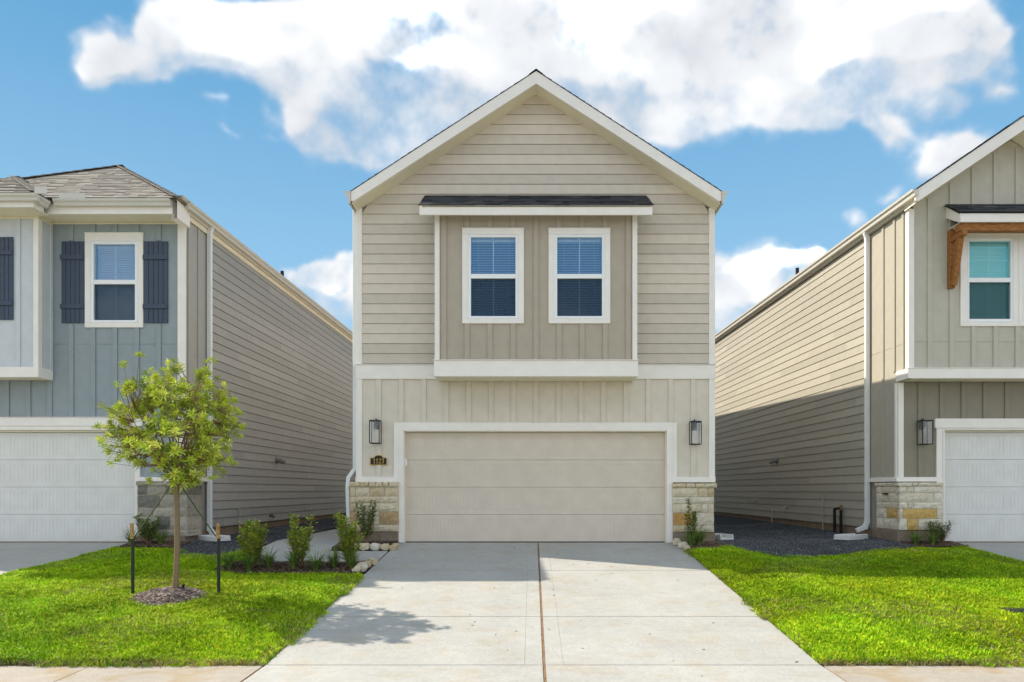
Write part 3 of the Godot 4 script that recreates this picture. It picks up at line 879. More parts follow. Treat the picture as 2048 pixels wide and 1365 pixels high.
	for e in [[0.0, 0.006, "gold paint", "border"], [0.012, 0.010, "bronze plate", "plate"]]:
		var i: float = e[0]
		var pw := 0.158 - i
		var pg := PackedVector2Array([Vector2(-pw, i), Vector2(pw, i), Vector2(pw, 0.142 - i), Vector2(0.085 - i * 0.4, 0.142 - i)])
		for k in range(1, 8):
			var a := PI * k / 8.0
			pg.append(Vector2((0.085 - i * 0.4) * cos(a), 0.142 - i + (0.05) * sin(a)))
		pg.append(Vector2(-0.085 + i * 0.4, 0.142 - i)); pg.append(Vector2(-pw, 0.142 - i))
		b = MB.new()
		b.prism(pg, 0.0, e[1])
		put(b.mesh(), e[3], M[e[2]], pl)
	var tm := TextMesh.new()
	var fn := SystemFont.new()
	fn.font_names = PackedStringArray(["Droid Serif"])
	fn.font_weight = 400
	tm.text = "1123"; tm.font = fn; tm.font_size = 64; tm.pixel_size = 0.0019; tm.depth = 0.006
	var to := put(tm, "number", M["gold paint"], pl, Vector3(0, 0.075, 0.0135))
	to.scale = Vector3(0.78, 1.0, 1.0)

func gutter_run(parent: Node, m: Material, x0: float, x1: float, top: float, z0: float, reach := 0.115) -> void:   # along local x, hung outward of z0
	var b := MB.new()
	var p := [Vector2(0, 0), Vector2(reach, 0.004), Vector2(reach - 0.008, -0.035), Vector2(reach - 0.035, -0.06), Vector2(reach - 0.045, -0.11), Vector2(0, -0.115)]
	var mid := Vector3((x0 + x1) / 2, top - 0.05, z0 + reach * 0.45)
	for k in p.size():
		var a: Vector2 = p[k]; var c: Vector2 = p[(k + 1) % p.size()]
		var q := [Vector3(x0, top + a.y, z0 + a.x), Vector3(x1, top + a.y, z0 + a.x), Vector3(x1, top + c.y, z0 + c.x), Vector3(x0, top + c.y, z0 + c.x)]
		b.quad_out(q[0], q[1], q[2], q[3], (q[0] + q[1] + q[2] + q[3]) / 4.0 - mid)
	for e in [x0, x1]:
		for k in range(1, p.size() - 1):
			b.tri_out(Vector3(e, top + p[0].y, z0 + p[0].x), Vector3(e, top + p[k].y, z0 + p[k].x), Vector3(e, top + p[k + 1].y, z0 + p[k + 1].x), Vector3(e - mid.x, 0, 0))
	put(b.mesh(), "gutter", m, parent)

func pipe(parent: Node, called: String, m: Material, pts: Array, r: float) -> void:
	var b := MB.new()
	var rad := []
	for k in pts.size(): rad.append(r)
	b.tube(pts, rad, 8)
	put(b.mesh(), called, m, parent)

func vent_hood(parent: Node, x: float, y: float, dir: float, m: Material) -> void:
	var b := MB.new()
	b.tube([Vector3(x, y, 0.016), Vector3(x, y, 0.05), Vector3(x, y, 0.055)], [0.075, 0.075, 0.06], 14)
	b.tube([Vector3(x, y, 0.05), Vector3(x, y - 0.01, 0.13), Vector3(x, y - 0.05, 0.20), Vector3(x, y - 0.06, 0.215)], [0.055, 0.055, 0.058, 0.05], 14)
	put(b.mesh(), "vent_hood", m, parent)

func shutter(parent: Node, x0: float, x1: float, y0: float, y1: float, z: float, yb: Array) -> void:
	var s := node("shutter", parent)
	for k in 5:
		var w := (x1 - x0) / 5.0
		board("plank", M["shutter navy"], s, x0 + k * w + 0.003, x0 + (k + 1) * w - 0.003, y0, y1, z + 0.004, z + 0.026, 0.004)
	board("backing", M["rubber"], s, x0 + 0.01, x1 - 0.01, y0 + 0.01, y1 - 0.01, z, z + 0.006, 0.001)
	for q in yb: board("cross_batten", M["shutter navy"], s, x0 - 0.012, x1 - 0.004, q[0], q[1], z + 0.027, z + 0.05, 0.004)

# ------------------------------------------------------------------ the grey house on the left
func left_house() -> void:
	var h := node("narrow_house")
	tag(h, "blue grey house with hipped shingle roof, navy shutters and white garage door", "house")
	var rng := RandomNumberGenerator.new()
	rng.seed = 13
	var t: Material = M["white trim"]
	var XR := X(372); var XL := -13.2
	var gx1 := X(271); var gx0 := gx1 - 4.9; var gtop := Y(861)
	var back := -16.0
	var bw: Material = M["blue grey panel"]
	board("foundation", M["foundation"], h, XL, XR - 0.03, -0.4, 0.02, back + 0.05, -0.01, 0.01)
	slab("body", M["interior"], h, XL, XR - 0.2, 0.02, 3.05, back, -0.2)
	slab("body", M["interior"], h, XL, XR - 0.2, 3.05, 5.95, back, -3.0)
	slab("ceiling", M["interior"], h, XL, XR - 0.2, 5.85, 5.95, -2.999, -0.2)
	slab("body", M["interior"], h, XL, XL + 0.2, 3.05, 5.85, -2.999, -0.2)
	var ca := [X(170.5), X(287), Y(656), Y(467)]
	var fr := [X(180.5), X(277), Y(646), Y(482.5)]
	var gu := [X(187.5), X(270), Y(560), Y(489)]
	var gl := [X(187.5), X(270), Y(641), Y(569)]
	var top := Y(449)
	slab("sheathing", M["interior"], h, XL, XR - 0.02, 0.0, 5.95, -0.2, -0.013, [fr, [gx0 - 0.02, gx1 + 0.02, -1, gtop + 0.02]])
	slab("wall_panel", bw, h, X(90), XR - 0.15, Y(836), Y(689), -0.013, 0.0)
	slab("wall_panel", bw, h, X(90), XR - 0.15, Y(688.4), top, -0.013, 0.0, [fr])
	slab("wall_panel", bw, h, XL, X(90.2), Y(836), Y(757), -0.013, 0.0)
	slab("wall_panel", bw, h, gx1, XR - 0.15, Y(955), Y(836.2), -0.013, 0.0)
	for k in 5:
		var c := X(142.8 + 43.72 * k)
		if c > ca[0] and c < ca[1]:
			board("batten", bw, h, c - 0.044, c + 0.044, Y(836), ca[2], 0.0, 0.024, 0.003)
			board("batten", bw, h, c - 0.044, c + 0.044, ca[3] + 0.009, top, 0.0, 0.024, 0.003)
		else:
			board("batten", bw, h, c - 0.044, c + 0.044, Y(836), Y(646.7) - 0.02, 0.0, 0.024, 0.003)
			board("batten", bw, h, c - 0.044, c + 0.044, Y(484) + 0.02, top, 0.0, 0.024, 0.003)
	for c in [100.0, 57.0, 14.0, -29.0, -72.0]: board("batten", bw, h, X(c) - 0.044, X(c) + 0.044, Y(836), Y(760), 0.0, 0.024, 0.003)
	window(h, 0.0, ca, fr, gu, gl, false, M["window glass"])
	shutter(h, X(123.5), X(169.5), Y(646.7), Y(483.8), 0.0, [[Y(520.5), Y(511)], [Y(618.5), Y(609.5)]])
	shutter(h, X(288.5), X(336.5), Y(646.7), Y(483.8), 0.0, [[Y(520.5), Y(511)], [Y(618.5), Y(609.5)]])
	board("corner_board", t, h, XR - 0.15, XR, Y(955), Y(440), -0.10, 0.028)
	board("garage_header", t, h, gx0 - 0.1, gx1 + 0.13, Y(853), Y(836), -0.01, 0.04)
	board("drip_cap", t, h, gx0 - 0.1, gx1 + 0.14, Y(836) - 0.001, Y(836) + 0.01, -0.01, 0.055, 0.003)
	board("garage_casing", t, h, gx0 - 0.02, gx1 + 0.02, gtop, Y(853.2), -0.02, 0.03)
	board("garage_casing", t, h, gx1, gx1 + 0.09, 0.004, gtop - 0.001, -0.012, 0.042)
	board("door_jamb", M["cream soffit"], h, gx0, gx1 - 0.001, gtop - 0.03, gtop - 0.001, -0.19, -0.021)
	board("door_jamb", M["cream soffit"], h, gx1 - 0.02, gx1 - 0.001, 0.004, gtop - 0.03, -0.19, -0.021)
	garage_door(h, gx0, gx1 - 0.021, gtop - 0.031, -0.10, M["garage white"])
	board("sill_board", t, h, gx1 + 0.09, XR + 0.01, Y(963), Y(955), -0.05, 0.05)
	pier(h, [[962.5, 972, [[270, 300, "grey stone"], [300, 338, "pale grey stone"], [338, 376, "grey stone"]]],
		[972, 991, [[273, 294, "dark grey stone"], [294, 330, "grey stone"], [330, 374, "dark grey stone"]]],
		[991, 1016, [[273, 318, "dark grey stone"], [318, 374, "grey stone"]]],
		[1016, 1034, [[273, 304, "grey stone"], [304, 345, "pale grey stone"], [345, 374, "grey stone"]]],
		[1034, 1060, [[273, 312, "pale grey stone"], [312, 339, "dark grey stone"], [339, 374, "pale grey stone"]]],
		[1060, 1074, [[273, 330, "grey stone"], [330, 374, "pale grey stone"]]]], 0.10, -0.5, 500)
	board("pier_footing", M["foundation"], h, X(274), X(373.5), -0.35, Y(1074, 0.1), -0.5, 0.08, 0.01)
	# right side, seen in the gap
	var th := PI / 2.0 - atan((1099.0 - CX) / F)
	var sw := node("side_wall", h, Vector3(XR, 0, 0), th)
	slab("wall_panel", M["left side panel"], sw, 0.0, 0.80, Y(955), 6.0, -0.06, 0.0)
	for c in [0.05, 0.42]: board("batten", M["left side panel"], sw, c, c + 0.07, Y(955), 6.0, 0.0, 0.024, 0.003)
	board("sill_board", t, sw, 0.0, 0.80, Y(963), Y(955), -0.02, 0.05)
	siding(sw, M["left siding"], 0.80, 15.8, 0.23, 6.02, 0.1778, rng, 3.66)
	slab("sheathing", M["interior"], sw, 0.0, 15.8, 0.02, 6.05, -0.18, -0.0605 + 0.04)
	board("foundation_wall", M["foundation"], sw, 0.5, 15.8, -0.4, 0.215, -0.15, -0.012, 0.004)
	board("frieze_board", M["cream soffit"], sw, 0.05, 15.9, 6.02, 6.11, -0.05, 0.03)
	board("fascia_board", M["gutter"], sw, -0.10, 15.9, 6.112, 6.24, -0.05, 0.065)
	gutter_run(sw, M["gutter"], -0.20, 15.9, 6.27, 0.066)
	spout(sw, [Vector3(0.80, 6.16, 0.10), Vector3(0.80, 6.05, 0.06), Vector3(0.80, 0.22, 0.06), Vector3(0.80, 0.14, 0.11), Vector3(0.80, 0.06, 0.22)], M["gutter white"], 0.075, 0.09)
	vent_hood(sw, 4.4, Y(921, -4.4), 1.0, M["vent grey"])
	pipe(sw, "conduit", M["left side panel"], [Vector3(2.2, 0.05, 0.05), Vector3(2.2, 0.57, 0.05), Vector3(2.2, 0.60, 0.0)], 0.017)
	pipe(sw, "hose_bib", M["strap green"], [Vector3(4.0, 0.36, 0.0), Vector3(4.0, 0.37, 0.07), Vector3(4.0, 0.32, 0.12)], 0.03)
	pipe(sw, "conduit", M["left side panel"], [Vector3(5.3, 0.05, 0.05), Vector3(5.3, 0.38, 0.05), Vector3(5.3, 0.40, 0.0)], 0.022)
	pipe(sw, "hose_bib", M["left side panel"], [Vector3(6.8, 0.47, 0.0), Vector3(6.8, 0.47, 0.08), Vector3(6.8, 0.42, 0.09)], 0.02)
	# bay
	var z := 0.39
	var bay := node("window_bay", h)
	var bx := -8.905
	var bt := Y(438, z)
	var lw := [X(-110, z), X(-28, z), Y(633, z), Y(474, z)]
	var lf := [X(-120, z), X(-20, z), Y(640, z), Y(467, z)]
	slab("wall_panel", M["pale grey panel"], bay, XL, bx - 0.09, Y(736, z), bt, z - 0.1, z, [lf])
	slab("side_panel", M["pale grey panel"], bay, bx - 0.05, bx - 0.004, Y(736, z), bt + 0.05, 0.0, z - 0.101)
	board("batten", M["pale grey panel"], bay, bx - 0.05, bx + 0.012, Y(736, z), bt, 0.02, 0.09, 0.003)
	board("corner_board", t, bay, bx - 0.09, bx, Y(736, z), bt, z - 0.09, z + 0.026)
	board("batten", M["pale grey panel"], bay, X(33, z), X(41, z), Y(736, z), bt, z, z + 0.024, 0.003)
	board("skirt_board", t, bay, XL, bx + 0.012, Y(755.5, z), Y(735, z), z - 0.05, z + 0.042)
	board("skirt_board", t, bay, bx - 0.03, bx + 0.012, Y(755.5, z), Y(735, z), 0.02, z - 0.051)
	board("soffit_panel", M["cream soffit"], bay, XL, bx - 0.031, Y(755.5, z) + 0.005, Y(755.5, z) + 0.03, 0.02, z - 0.051, 0.002)
	board("frieze_board", M["cream soffit"], bay, XL, bx + 0.01, bt, bt + 0.13, 0.02, z + 0.03)
	window(bay, z, [X(-132, z), X(-16, z), Y(650, z), Y(458, z)], lf, [lw[0], lw[1], Y(553, z), lw[3]], [lw[0], lw[1], lw[2], Y(562, z)], false, M["window glass"])
	shutter(h, X(-17, z), X(27.4, z), Y(640.5, z), Y(475, z), z, [[Y(511, z), Y(502, z)], [Y(612, z), Y(603, z)]])
	# eaves
	var ez := 0.46
	var ey := Y(402, ez)
	board("fascia_board", t, h, bx + 0.1, X(345, ez), ey - 0.235, ey - 0.005, ez - 0.03, ez)
	gutter_run(h, M["gutter"], X(112, ez), X(344, ez), ey, ez + 0.001)
	board("soffit_panel", M["cream soffit"], h, bx - 0.1, XR - 0.02, ey - 0.225, ey - 0.20, 0.03, ez - 0.031, 0.002)
	board("frieze_board", M["cream soffit"], h, bx + 0.013, XR - 0.15, top, ey - 0.226, -0.01, 0.03)
	var b := MB.new()
	b.prism(PackedVector2Array([Vector2(X(345, ez), ey + 0.02), Vector2(X(366, ez), ey + 0.10), Vector2(XR + 0.06, ey + 0.09), Vector2(XR + 0.06, Y(436, ez)), Vector2(XR - 0.04, Y(440, ez)), Vector2(X(345, ez), ey - 0.24)]), -0.02, ez + 0.01)
	put(b.mesh(), "eave_return", t, h)
	var bz := 0.86
	var by := Y(391.5, bz)
	board("fascia_board", t, h, XL, bx + 0.22, by - 0.20, by - 0.005, bz - 0.03, bz)
	board("fascia_board", t, h, bx + 0.19, bx + 0.22, by - 0.20, by - 0.005, ez + 0.125, bz - 0.031)
	gutter_run(h, M["gutter"], XL, bx + 0.335, by, bz + 0.001)
	var sg := node("gutter_return", h, Vector3(bx + 0.22, 0, bz), PI / 2.0)
	gutter_run(sg, M["gutter"], 0.002, bz - ez - 0.12, by, 0.001)
	board("soffit_panel", M["cream soffit"], h, XL, bx + 0.189, by - 0.19, by - 0.165, ez - 0.03, bz - 0.031, 0.002)
	board("splash_guard", M["gutter"], h, X(70, bz + 0.08), X(95, bz + 0.08), by - 0.01, by + 0.115, bz + 0.10, bz + 0.106, 0.001)
	board("splash_guard", M["gutter"], h, X(118, ez + 0.1), X(169, ez + 0.1), ey - 0.01, ey + 0.10, ez + 0.10, ez + 0.106, 0.001)
	# hipped roof
	var rf := node("hip_roof", h)
	var C := Vector3(XR + 0.10, ey + 0.03, ez + 0.06)
	var P := Vector3(-8.97, 8.02, -2.28)
	var Lc := Vector3(P.x * 2.0 - C.x, C.y, C.z)
	var Cb := Vector3(XR + 0.10 + 16.0 * (1099.0 - CX) / F, C.y + 0.06, back)
	var Pb := Vector3(P.x, P.y, back)
	var Lb := Vector3(Lc.x, C.y, back)
	b = MB.new()
	var dn := Vector3(0, -0.02, 0)
	for f in [[Lc, C, P], [C, Cb, Pb], [C, Pb, P], [Lc, P, Pb], [Lc, Pb, Lb], [Cb, Lb, Pb]]: b.tri_out(f[0] + dn, f[1] + dn, f[2] + dn, Vector3(0, 1, 0))
	b.quad_out(C + dn, Cb + dn, Lb + dn, Lc + dn, Vector3.DOWN)
	put(b.mesh(), "roof_deck", M["roof felt"], rf)
	var cols := [Color(0.235, 0.213, 0.185), Color(0.21, 0.19, 0.165), Color(0.26, 0.238, 0.208), Color(0.185, 0.167, 0.145)]
	var fv := (P - (Lc + C) / 2.0)
	shingles("shingle_courses", rf, Lc, Vector3.RIGHT, fv.normalized(), 0, C.x - Lc.x, (C.x - Lc.x) / 2, (C.x - Lc.x) / 2, fv.length(), cols, 91, 0.143, 0.011)
	var eu := (C - Cb).normalized()
	var el := C.distance_to(Cb)
	var foot: float = (P - Cb).dot(eu)
	var rv: Vector3 = P - (Cb + eu * foot)
	shingles("shingle_courses", rf, Cb, eu, rv.normalized(), 0, el, 0.3, foot, rv.length(), cols, 92)
	# roof of the bay
	var c2 := Vector3(bx + 0.30, by + 0.03, bz + 0.05)
	var p2 := Vector3(c2.x - 1.30, by + 0.03 + 0.83, c2.z - 1.30)
	var l2 := Vector3(p2.x * 2 - c2.x, c2.y, c2.z)
	var r2 := Vector3(p2.x, p2.y, -1.2)
	var v2 := Vector3(c2.x, c2.y, ez - 0.1)
	var w2 := Vector3(l2.x, l2.y, ez - 0.1)
	b = MB.new()
	for f in [[l2, c2, p2], [c2, v2, r2], [c2, r2, p2], [l2, p2, r2], [l2, r2, w2]]: b.tri_out(f[0] + dn, f[1] + dn, f[2] + dn, Vector3.UP)
	put(b.mesh(), "roof_deck", M["roof felt"], rf)
	var fv2 := p2 - (l2 + c2) / 2.0
	shingles("shingle_courses", rf, l2, Vector3.RIGHT, fv2.normalized(), 0, c2.x - l2.x, 1.30, 1.30, fv2.length(), cols, 93)
	var sv := Vector3(-1.30, 0.83, 0)
	shingles("shingle_courses", rf, Vector3(c2.x, c2.y, -1.2), Vector3.BACK, sv.normalized(), 1.2 + ez - 0.1, 1.2 + c2.z, 0.0, 1.2 + p2.z, sv.length(), cols, 94)
	for e in [[C, P], [Lc, P], [P, Pb], [c2, p2], [p2, r2]]:
		var hc := MB.new()
		var n: int = maxi(3, int(e[0].distance_to(e[1]) / 0.2))
		for k in n:
			hc.tint = cols[rng.randi() % 4]
			var a: Vector3 = e[0].lerp(e[1], float(k) / n); var c: Vector3 = e[0].lerp(e[1], (k + 1.25) / n)
			beam_between(hc, a + Vector3(0, 0.022, 0), c + Vector3(0, 0.008, 0), 0.17, 0.014, 0.003)
		put(hc.mesh(), "hip_cap", M["shingle"], rf).set_meta("kind", "stuff")
	pipe(h, "vent_pipe", M["black metal"], [Vector3(-6.75, 6.4, -6.1), Vector3(-6.75, 6.9, -6.1)], 0.045)
	rebase(h, Vector3(-9.6, 0, -0.2))

# ------------------------------------------------------------------ the tan house on the right
func right_house() -> void:
	var h := node("narrow_house")
	tag(h, "tan board and batten house with cedar bracket awning and cream stone pier", "house")
	var rng := RandomNumberGenerator.new()
	rng.seed = 23
	var t: Material = M["white trim"]
	var XL := X(1796); var XR := 13.6
	var z := 0.38
	var back := -16.0
	var gx0 := X(1888); var gx1 := gx0 + 4.9; var gtop := Y(861)
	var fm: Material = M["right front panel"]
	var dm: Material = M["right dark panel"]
	board("foundation", M["foundation"], h, XL + 0.04, XR, -0.4, 0.02, back + 0.05, -0.01, 0.01)
	slab("body", M["interior"], h, XL + 0.2, XR, 0.02, 3.05, back, -0.2)
	slab("body", M["interior"], h, XL + 0.2, XR, 3.05, 6.0, back, -2.8)
	slab("ceiling", M["interior"], h, XL + 0.2, XR, 5.9, 6.0, -2.799, z - 0.2)
	slab("body", M["interior"], h, XR - 0.2, XR, 3.05, 5.9, -2.799, z - 0.2)
	slab("floor_slab", M["interior"], h, XL + 0.02, XR, Y(752, z), 3.16, -0.199, z - 0.101)
	slab("sheathing", M["interior"], h, XL + 0.02, XR, 0.0, Y(752, z) - 0.002, -0.2, -0.013, [[gx0 - 0.02, gx1 + 0.02, -1, gtop + 0.02]])
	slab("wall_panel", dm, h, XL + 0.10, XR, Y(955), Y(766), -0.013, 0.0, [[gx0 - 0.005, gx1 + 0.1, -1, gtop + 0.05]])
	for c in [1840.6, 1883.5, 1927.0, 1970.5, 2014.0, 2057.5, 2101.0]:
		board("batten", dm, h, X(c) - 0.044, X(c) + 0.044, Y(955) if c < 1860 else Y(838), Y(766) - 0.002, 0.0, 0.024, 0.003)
	board("corner_board", t, h, XL, XL + 0.10, Y(955), Y(766) - 0.002, -0.10, 0.028)
	board("sill_board", t, h, XL - 0.01, X(1871.8), Y(964), Y(955), -0.05, 0.05)
	board("garage_header", t, h, X(1868.6), gx1 + 0.2, Y(857), Y(838), -0.01, 0.045)
	board("garage_casing", t, h, X(1872), gx0 - 0.036, 0.004, Y(857.2), -0.012, 0.034)
	board("garage_casing", t, h, gx0 - 0.035, gx0, 0.004, gtop - 0.001, -0.012, 0.046)
	board("garage_casing", t, h, gx0 - 0.035, gx1 + 0.1, gtop, Y(857.2), -0.012, 0.030)
	board("door_jamb", M["cream soffit"], h, gx0, gx1, gtop - 0.025, gtop - 0.001, -0.19, -0.021)
	board("door_jamb", M["cream soffit"], h, gx0 + 0.001, gx0 + 0.018, 0.004, gtop - 0.026, -0.19, -0.021)
	garage_door(h, gx0 + 0.019, gx1, gtop - 0.026, -0.10, M["garage white"])
	# stone pier: front stones and the return on the side
	pier(h, [[965, 973, [[1797, 1827, "white stone"], [1827, 1838, "cream stone"], [1838, 1865, "white stone"], [1865, 1888, "cream stone"]]],
		[973, 986, [[1799.5, 1815, "white stone"], [1815, 1829, "cream stone"], [1829, 1888, "white stone"]]],
		[986, 1005, [[1799.5, 1869, "cream stone"], [1869, 1888, "white stone"]]],
		[1005, 1018, [[1799.5, 1817, "white stone"], [1817, 1828, "cream stone"], [1828, 1888, "white stone"]]],
		[1018, 1038, [[1799.5, 1807.5, "cream stone"], [1807.5, 1875, "ochre stone"], [1875, 1888, "cream stone"]]],
		[1038, 1061, [[1799.5, 1816, "white stone"], [1816, 1838, "ochre stone"], [1838, 1888, "cream stone"]]]], 0.10, -0.02, 600)
	board("pier_footing", M["foundation"], h, XL - 0.04, X(1887), -0.4, Y(1061.5, 0.1), -0.75, 0.07, 0.01)
	# left side
	var th := -(PI / 2.0 - atan((CX - 1008.0) / F))
	var sw := node("side_wall", h, Vector3(XL, 0, 0), th)
	var pm: Material = M["right side panel"]
	var top := 6.06
	slab("wall_panel", pm, sw, -1.02, 0.0, Y(955), Y(758, z) - 0.001, -0.06, 0.0)
	slab("wall_panel", pm, sw, -1.02, z, Y(758, z), Y(684, z), -0.06, 0.0)
	slab("wall_panel", pm, sw, -1.02, z, Y(683.4, z), top, -0.06, 0.0)
	for c in [-0.50, -0.10, 0.20]: board("batten", pm, sw, c - 0.032, c + 0.032, Y(737, z) + 0.01 if c > -0.3 else Y(955), top, 0.0, 0.024, 0.003)
	board("corner_board", t, sw, z - 0.07, z + 0.03, Y(737, z), top - 0.1, -0.04, 0.026)
	board("corner_board", t, sw, -0.075, 0.0, Y(955), Y(760, z), 0.001, 0.024)
	board("skirt_board", t, sw, 0.0, z + 0.04, Y(758, z), Y(737.5, z), 0.001, 0.040)
	board("sill_board", t, sw, -0.98, 0.05, Y(964), Y(955), -0.02, 0.05)
	siding(sw, M["right siding"], -15.8, -1.02, 0.23, top, 0.1778, rng, 3.66)
	slab("sheathing", M["interior"], sw, -15.8, -0.02, 0.02, top + 0.02, -0.18, -0.0205)
	slab("sheathing", M["interior"], sw, -0.02, z - 0.1, Y(752, z), top + 0.02, -0.18, -0.0205)
	board("foundation_wall", M["foundation"], sw, -15.8, -0.75, -0.4, 0.215, -0.15, -0.012, 0.004)
	board("fascia_board", M["gutter"], sw, -15.9, z + 0.35, top + 0.03, 6.22, -0.05, 0.065)
	gutter_run(sw, M["gutter"], -15.9, z + 0.42, 6.25, 0.066)
	spout(sw, [Vector3(-1.02, 6.14, 0.10), Vector3(-1.02, 6.02, 0.06), Vector3(-1.02, 0.36, 0.06), Vector3(-1.02, 0.24, 0.10), Vector3(-1.02, 0.17, 0.28)], M["gutter white"], 0.075, 0.09)
	vent_hood(sw, -5.9, Y(922, -5.9), -1.0, M["vent grey"])
	pipe(sw, "conduit", pm, [Vector3(-3.05, 0.03, 0.05), Vector3(-3.05, 0.86, 0.05), Vector3(-3.05, 0.88, 0.0)], 0.015)
	pipe(sw, "conduit", pm, [Vector3(-6.2, 0.05, 0.05), Vector3(-6.2, 0.43, 0.05), Vector3(-6.2, 0.46, 0.0)], 0.018)
	pipe(sw, "hose_bib", pm, [Vector3(-5.2, 0.56, 0.0), Vector3(-5.2, 0.55, 0.09), Vector3(-5.2, 0.48, 0.11)], 0.03)
	pipe(sw, "hose_bib", pm, [Vector3(-7.6, 0.68, 0.0), Vector3(-7.6, 0.68, 0.07), Vector3(-7.6, 0.63, 0.08)], 0.03)
	var bf := node("backflow_pipe", sw)
	for s in [-2.32, -2.02]: pipe(bf, "wrapped_pipe", M["rubber"], [Vector3(s, -0.05, 0.12), Vector3(s, 0.56, 0.12)], 0.031)
	pipe(bf, "cross_pipe", M["rubber"], [Vector3(-2.32, 0.57, 0.12), Vector3(-2.0, 0.60, 0.12)], 0.028)
	pipe(bf, "valve", M["joint timber"], [Vector3(-2.02, 0.56, 0.12), Vector3(-2.02, 0.66, 0.12)], 0.03)
	# side return of the pier
	var sp := node("stone_return", sw)
	var sd := 700
	for r in [[965.0, 973.0, 0.02, [[-0.78, -0.62], [-0.62, -0.36], [-0.36, 0.0]]], [973.0, 986.0, 0.0, [[-0.74, -0.56], [-0.56, 0.03]]], [986.0, 1005.0, 0.0, [[-0.74, -0.34], [-0.34, 0.03]]], [1005.0, 1018.0, 0.0, [[-0.74, -0.52], [-0.52, 0.03]]], [1018.0, 1038.0, 0.0, [[-0.74, -0.36], [-0.36, 0.03]]], [1038.0, 1061.0, 0.0, [[-0.74, -0.48], [-0.48, 0.03]]]]:
		for s in r[3]:
			sd += 1
			var y0 := Y(r[1], 0.1); var y1 := Y(r[0], 0.1)
			put(stone_mesh(s[1] - s[0] - 0.008, y1 - y0 - 0.008, 0.07, sd), "stone", M["ochre stone" if sd == 711 else ["white stone", "cream stone"][sd % 2]], sp, Vector3((s[0] + s[1]) / 2, (y0 + y1) / 2, 0.030 + r[2]))
	board("mortar_core", M["mortar"], sp, -0.73, 0.06, Y(1061, 0.1), Y(968, 0.1), -0.05, 0.014, 0.002)
	board("hose_hook", M["black metal"], sp, -0.42, -0.28, Y(990), Y(987), 0.03, 0.08, 0.003)
	# upper front
	var ca := [X(1920, z), X(2150, z), Y(653.5, z), Y(462, z)]
	var f1 := [X(1934.5, z), X(2026, z), Y(645, z), Y(478, z)]
	var f2 := [X(2044.7, z), X(2136, z), Y(645, z), Y(478, z)]
	var base := Y(737.5, z)
	slab("wall_panel", fm, h, XL + 0.09, XR, base, Y(684.5, z), z - 0.1, z)
	slab("wall_panel", fm, h, XL + 0.09, XR, Y(684, z), top + 0.05, z - 0.1, z, [f1, f2])
	var slope := 0.68
	var oz := z + 0.40
	var ax := X(2052, oz); var ay := Y(231, oz)
	var wx := 1.93
	var b := MB.new()
	b.prism(PackedVector2Array([Vector2(ax - wx + 0.05, top + 0.0505), Vector2(ax + wx, top + 0.0505), Vector2(ax, ay - 0.24)]), z - 0.1, z)
	put(b.mesh(), "gable_panel", fm, h)
	for k in 9:
		var c := X(1859.5 + 43.9 * k, z)
		var hi: float = minf(ay - 0.26 - slope * absf(c - ax) - 0.03, 9.0)
		if c > ca[0] and c < ca[1]:
			board("batten", fm, h, c - 0.044, c + 0.044, base, ca[2], z, z + 0.024, 0.003)
			board("batten", fm, h, c - 0.044, c + 0.044, Y(416, z), maxf(hi, Y(410, z)), z, z + 0.024, 0.003)
		else:
			board("batten", fm, h, c - 0.044, c + 0.044, base, hi, z, z + 0.024, 0.003)
	board("corner_board", t, h, XL - 0.002, XL + 0.095, base, top, z - 0.099, z + 0.028)
	board("skirt_board", t, h, XL - 0.012, XR, Y(758, z), base, z - 0.05, z + 0.042)
	board("drip_cap", t, h, XL - 0.03, XR, base - 0.001, base + 0.010, z - 0.02, z + 0.055, 0.003)
	board("soffit_panel", M["cream soffit"], h, XL + 0.03, XR, Y(758, z) + 0.004, Y(758, z) + 0.02, 0.001, z - 0.051, 0.002)
	var wn := window(h, z, [ca[0], X(2036, z), ca[2], ca[3]], f1, [X(1938.5, z), X(2021, z), Y(556, z), Y(483, z)], [X(1938.5, z), X(2021, z), Y(638.7, z), Y(565, z)], false, M["teal glass"], true)
	window(h, z, [X(2036.4, z), ca[1], ca[2], ca[3]], f2, [X(2049, z), X(2131, z), Y(556, z), Y(483, z)], [X(2049, z), X(2131, z), Y(638.7, z), Y(565, z)], false, M["teal glass"], true)
	# awning
	var aw := node("window_awning", h)
	var az := 0.83
	var a0 := X(1921.6, az); var a1 := a0 + 2.9
	var fy0 := Y(444, az); var fy1 := Y(426.5, az)
	var ty := Y(411.5, z)
	board("fascia_board", t, aw, a0, a1, fy0, fy1, az - 0.03, az)
	b = MB.new()
	b.hexa([Vector3(a0, Y(437, z), z), Vector3(a0 + 0.03, Y(437, z), z), Vector3(a0 + 0.03, fy0, az - 0.031), Vector3(a0, fy0, az - 0.031), Vector3(a0, ty - 0.02, z), Vector3(a0 + 0.03, ty - 0.02, z), Vector3(a0 + 0.03, fy1 - 0.002, az - 0.031), Vector3(a0, fy1 - 0.002, az - 0.031)])
	put(b.mesh(), "end_board", t, aw)
	b = MB.new()
	b.hexa([Vector3(a0 - 0.03, ty - 0.012, z), Vector3(a1, ty - 0.012, z), Vector3(a1, fy1 + 0.001, az + 0.02), Vector3(a0 - 0.03, fy1 + 0.001, az + 0.02), Vector3(a0 - 0.03, ty, z), Vector3(a1, ty, z), Vector3(a1, fy1 + 0.012, az + 0.02), Vector3(a0 - 0.03, fy1 + 0.012, az + 0.02)])
	put(b.mesh(), "roof_deck", M["rubber"], aw)
	var dark := [Color(0.045, 0.048, 0.055), Color(0.062, 0.062, 0.066), Color(0.03, 0.032, 0.038), Color(0.085, 0.08, 0.075)]
	var v := Vector3(0, ty - fy1, z - az)
